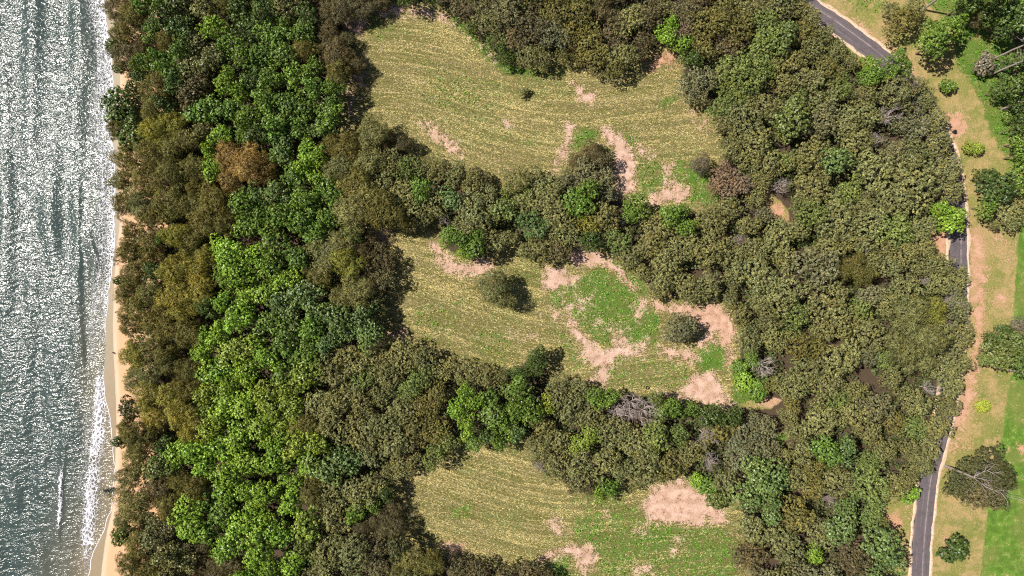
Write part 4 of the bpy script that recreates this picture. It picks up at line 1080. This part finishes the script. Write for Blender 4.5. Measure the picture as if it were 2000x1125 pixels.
# long thin windrows
lines = []
for k in range(420):
    x0, y0 = r8.uniform(680, 1440), r8.uniform(10, 1125); ln = r8.uniform(30, 150)
    xs = np.arange(x0, x0 + ln, .75) + 0.0
    ys = y0 + np.interp(xs, _rx, _rf) - np.interp(x0, _rx, _rf) + r8.normal(0, .9, len(xs)) + 2.0 * (vnoise(xs / 30., xs * 0 + k, 63) - .5)
    lines.append(np.stack([xs + r8.normal(0, 1, len(xs)), ys], 1)[r8.random(len(xs)) < r8.uniform(.35, .95)])
lines = np.concatenate(lines)
m = np.full(len(lines), -1e9)
for c in CLEAR: m = np.maximum(m, sdf(lines[:, 0], lines[:, 1], c))
gsd = np.zeros(len(lines))
for s, k, o_ in SOIL: gsd = np.maximum(gsd, k * np.clip((sdf(lines[:, 0], lines[:, 1], P(s)) + 6) / 8, 0, 1))
for s, k in GREEN: gsd = np.maximum(gsd, .9 * k * np.clip((sdf(lines[:, 0], lines[:, 1], P(s)) + 8) / 16, 0, 1))
q = np.concatenate([q, lines[(m > -6) & (r8.random(len(lines)) > gsd)]])
ax = np.interp(q[:, 0], ROWX, ROWA)
al = np.stack([np.ones(len(q)), -ax, np.zeros(len(q))], 1)
scatter_cards('cut_straw', q, .03, .13, .42, .085, lin(208, 194, 138), M_FINE, 'dry straw lying in mowing rows on the clearings', r8, .35, al * 1.5)

# green tufts on the clearings and beside the road
q = rand_px(160000, 660, 2050, 0, 1140, r8)
gsd = np.zeros(len(q))
for s, k in GREEN: gsd = np.maximum(gsd, k * np.clip((sdf(q[:, 0], q[:, 1], P(s)) + 6) / 14, 0, 1))
st = np.clip((sdf(q[:, 0], q[:, 1], STRIP) + 4) / 14, 0, 1); st *= np.where(vnoise(q[:, 0] / 26, q[:, 1] / 26, 66) > .3, 1, .15)
keep = (r8.random(len(q)) < np.maximum(gsd, st) * .9) & (vnoise(q[:, 0] / 7, q[:, 1] / 7, 67) > .42)
q = q[keep]
scatter_cards('grass_tufts', q, .05, .4, .55, .22, lin(98, 146, 42), M_FINE, 'bright green grass tufts on the clearings and verge', r8, .7)


# ------------------------------------------------------------------ small things
def plain(name, c, rough=.7, c2=None):
    m = NT(name); n = m.noise(6, 3, .6, m.new('ShaderNodeTexCoord').outputs['Object'])
    m.set(Base_Color=m.mix(n, c, c2 or tuple(v * .6 for v in c)), Roughness=rough)
    return m.m


def boxv(x0, x1, y0, y1, z0, z1, taper=0.0):
    t = taper
    V = [(x0 + t, y0 + t, z0), (x1 - t, y0 + t, z0), (x1 - t, y1 - t, z0), (x0 + t, y1 - t, z0), (x0, y0, z1), (x1, y0, z1), (x1, y1, z1), (x0, y1, z1)]
    F = [(3, 2, 1, 0), (4, 5, 6, 7), (0, 1, 5, 4), (1, 2, 6, 5), (2, 3, 7, 6), (3, 0, 4, 7)]
    return V, F


bl = plain('black_plastic', (.012, .012, .014), .5)
bx, by = w2(1861, 258)
e = bpy.data.objects.new('wheeled_bin', None); col.objects.link(e); e.location = (bx, by, float(ground_z(np.array([1861.]), np.array([258.]))[0])); e.rotation_euler = (0, 0, math.radians(20))
for nm, parts in (('bin_body', [boxv(-.3, .3, -.28, .28, .08, .95, .06)]), ('lid', [boxv(-.34, .34, -.31, .31, .955, 1.02)]), ('handle', [tube([Vector((-.25, .36, .97)), Vector((.25, .36, .97))], [.03, .03], 6)]),
                  ('wheel', [tube([Vector((-.3, .27, .1)), Vector((-.24, .27, .1))], [.1, .1], 12)]), ('wheel', [tube([Vector((.24, .27, .1)), Vector((.3, .27, .1))], [.1, .1], 12)])):
    b = MB(); [b.add(p) for p in parts]; obj(nm, b.mesh(nm, bl, False), e)
tag(e, 'small black bin standing on the pale kerb beside the red soil', 'bin')

bx, by = w2(1264, 757)
e = bpy.data.objects.new('tree_stump', None); col.objects.link(e); e.location = (bx, by, 0)
b = MB(); n = 12; rng = random.Random(3)
ring = lambda r0, z: [(r0 * (1 + .18 * math.sin(3 * k * 6.28 / n + 1)) * math.cos(k * 6.28 / n), r0 * (1 + .18 * math.sin(3 * k * 6.28 / n + 1)) * math.sin(k * 6.28 / n), z) for k in range(n)]
b.V = ring(.52, -.2) + ring(.4, .2) + ring(.36, .55); b.F = [(i * n + k, i * n + (k + 1) % n, (i + 1) * n + (k + 1) % n, (i + 1) * n + k) for i in range(2) for k in range(n)]
obj('stump_bark', b.mesh('stump_bark', plain('charred_bark', (.03, .02, .022)), False), e)
b = MB(); b.V = ring(.2, .56) + [(0, 0, .57)]; b.F = [(k, (k + 1) % n, n) for k in range(n)]
obj('cut_face', b.mesh('cut_face', plain('stump_wood', (.25, .15, .14)), False), e)
tag(e, 'dark cut tree stump at the bottom edge of the middle clearing', 'stump')

bx, by = w2(222, 690)
e = obj('driftwood', None); e.location = (bx, by, 0.0)
b = MB(); b.add(tube([Vector((-.45, .2, .05)), Vector((0, .05, .14)), Vector((.35, -.25, .08))], [.1, .15, .06], 7)); b.add(tube([Vector((0, .05, .14)), Vector((.1, .4, .3))], [.09, .03], 6))
col.objects.unlink(e); bpy.data.objects.remove(e)
e = obj('driftwood', b.mesh('driftwood', plain('wet_wood', (.04, .025, .02))), loc=(bx, by, float(ground_z(np.array([222.]), np.array([690.]))[0]) + .16))
tag(e, 'small dark piece of driftwood alone on the dry sand', 'driftwood')

bx, by = w2(213, 958)
e = bpy.data.objects.new('fallen_branch', None); col.objects.link(e); e.location = (bx, by, -.25)
b = MB(); b.add(tube([Vector((2.0, .6, .5)), Vector((.5, .1, .25)), Vector((-1.4, -.35, .1))], [.09, .07, .03], 6)); obj('stem', b.mesh('branch_stem', M_BARK), e)
r9 = np.random.default_rng(9); n = 120
p = np.stack([r9.uniform(-1.4, 1.2, n), r9.normal(0, .35, n), r9.uniform(.1, .4, n)], 1); p[:, 1] += p[:, 0] * .2
V, F = leaf_cards(p, unit(r9.normal(0, .5, (n, 3)) + np.array([0, 0, 1])), .42, .2, r9)
o = obj('leaves', new_mesh('branch_leaves', V, F, M_LEAF, face_attr=dict(tone=r9.uniform(.5, 1.2, n), warm=np.zeros(n))), e); o.color = (*lin(46, 62, 52), 1)
tag(e, 'dark leafy branch fallen into the wash at the waterline', 'branch')
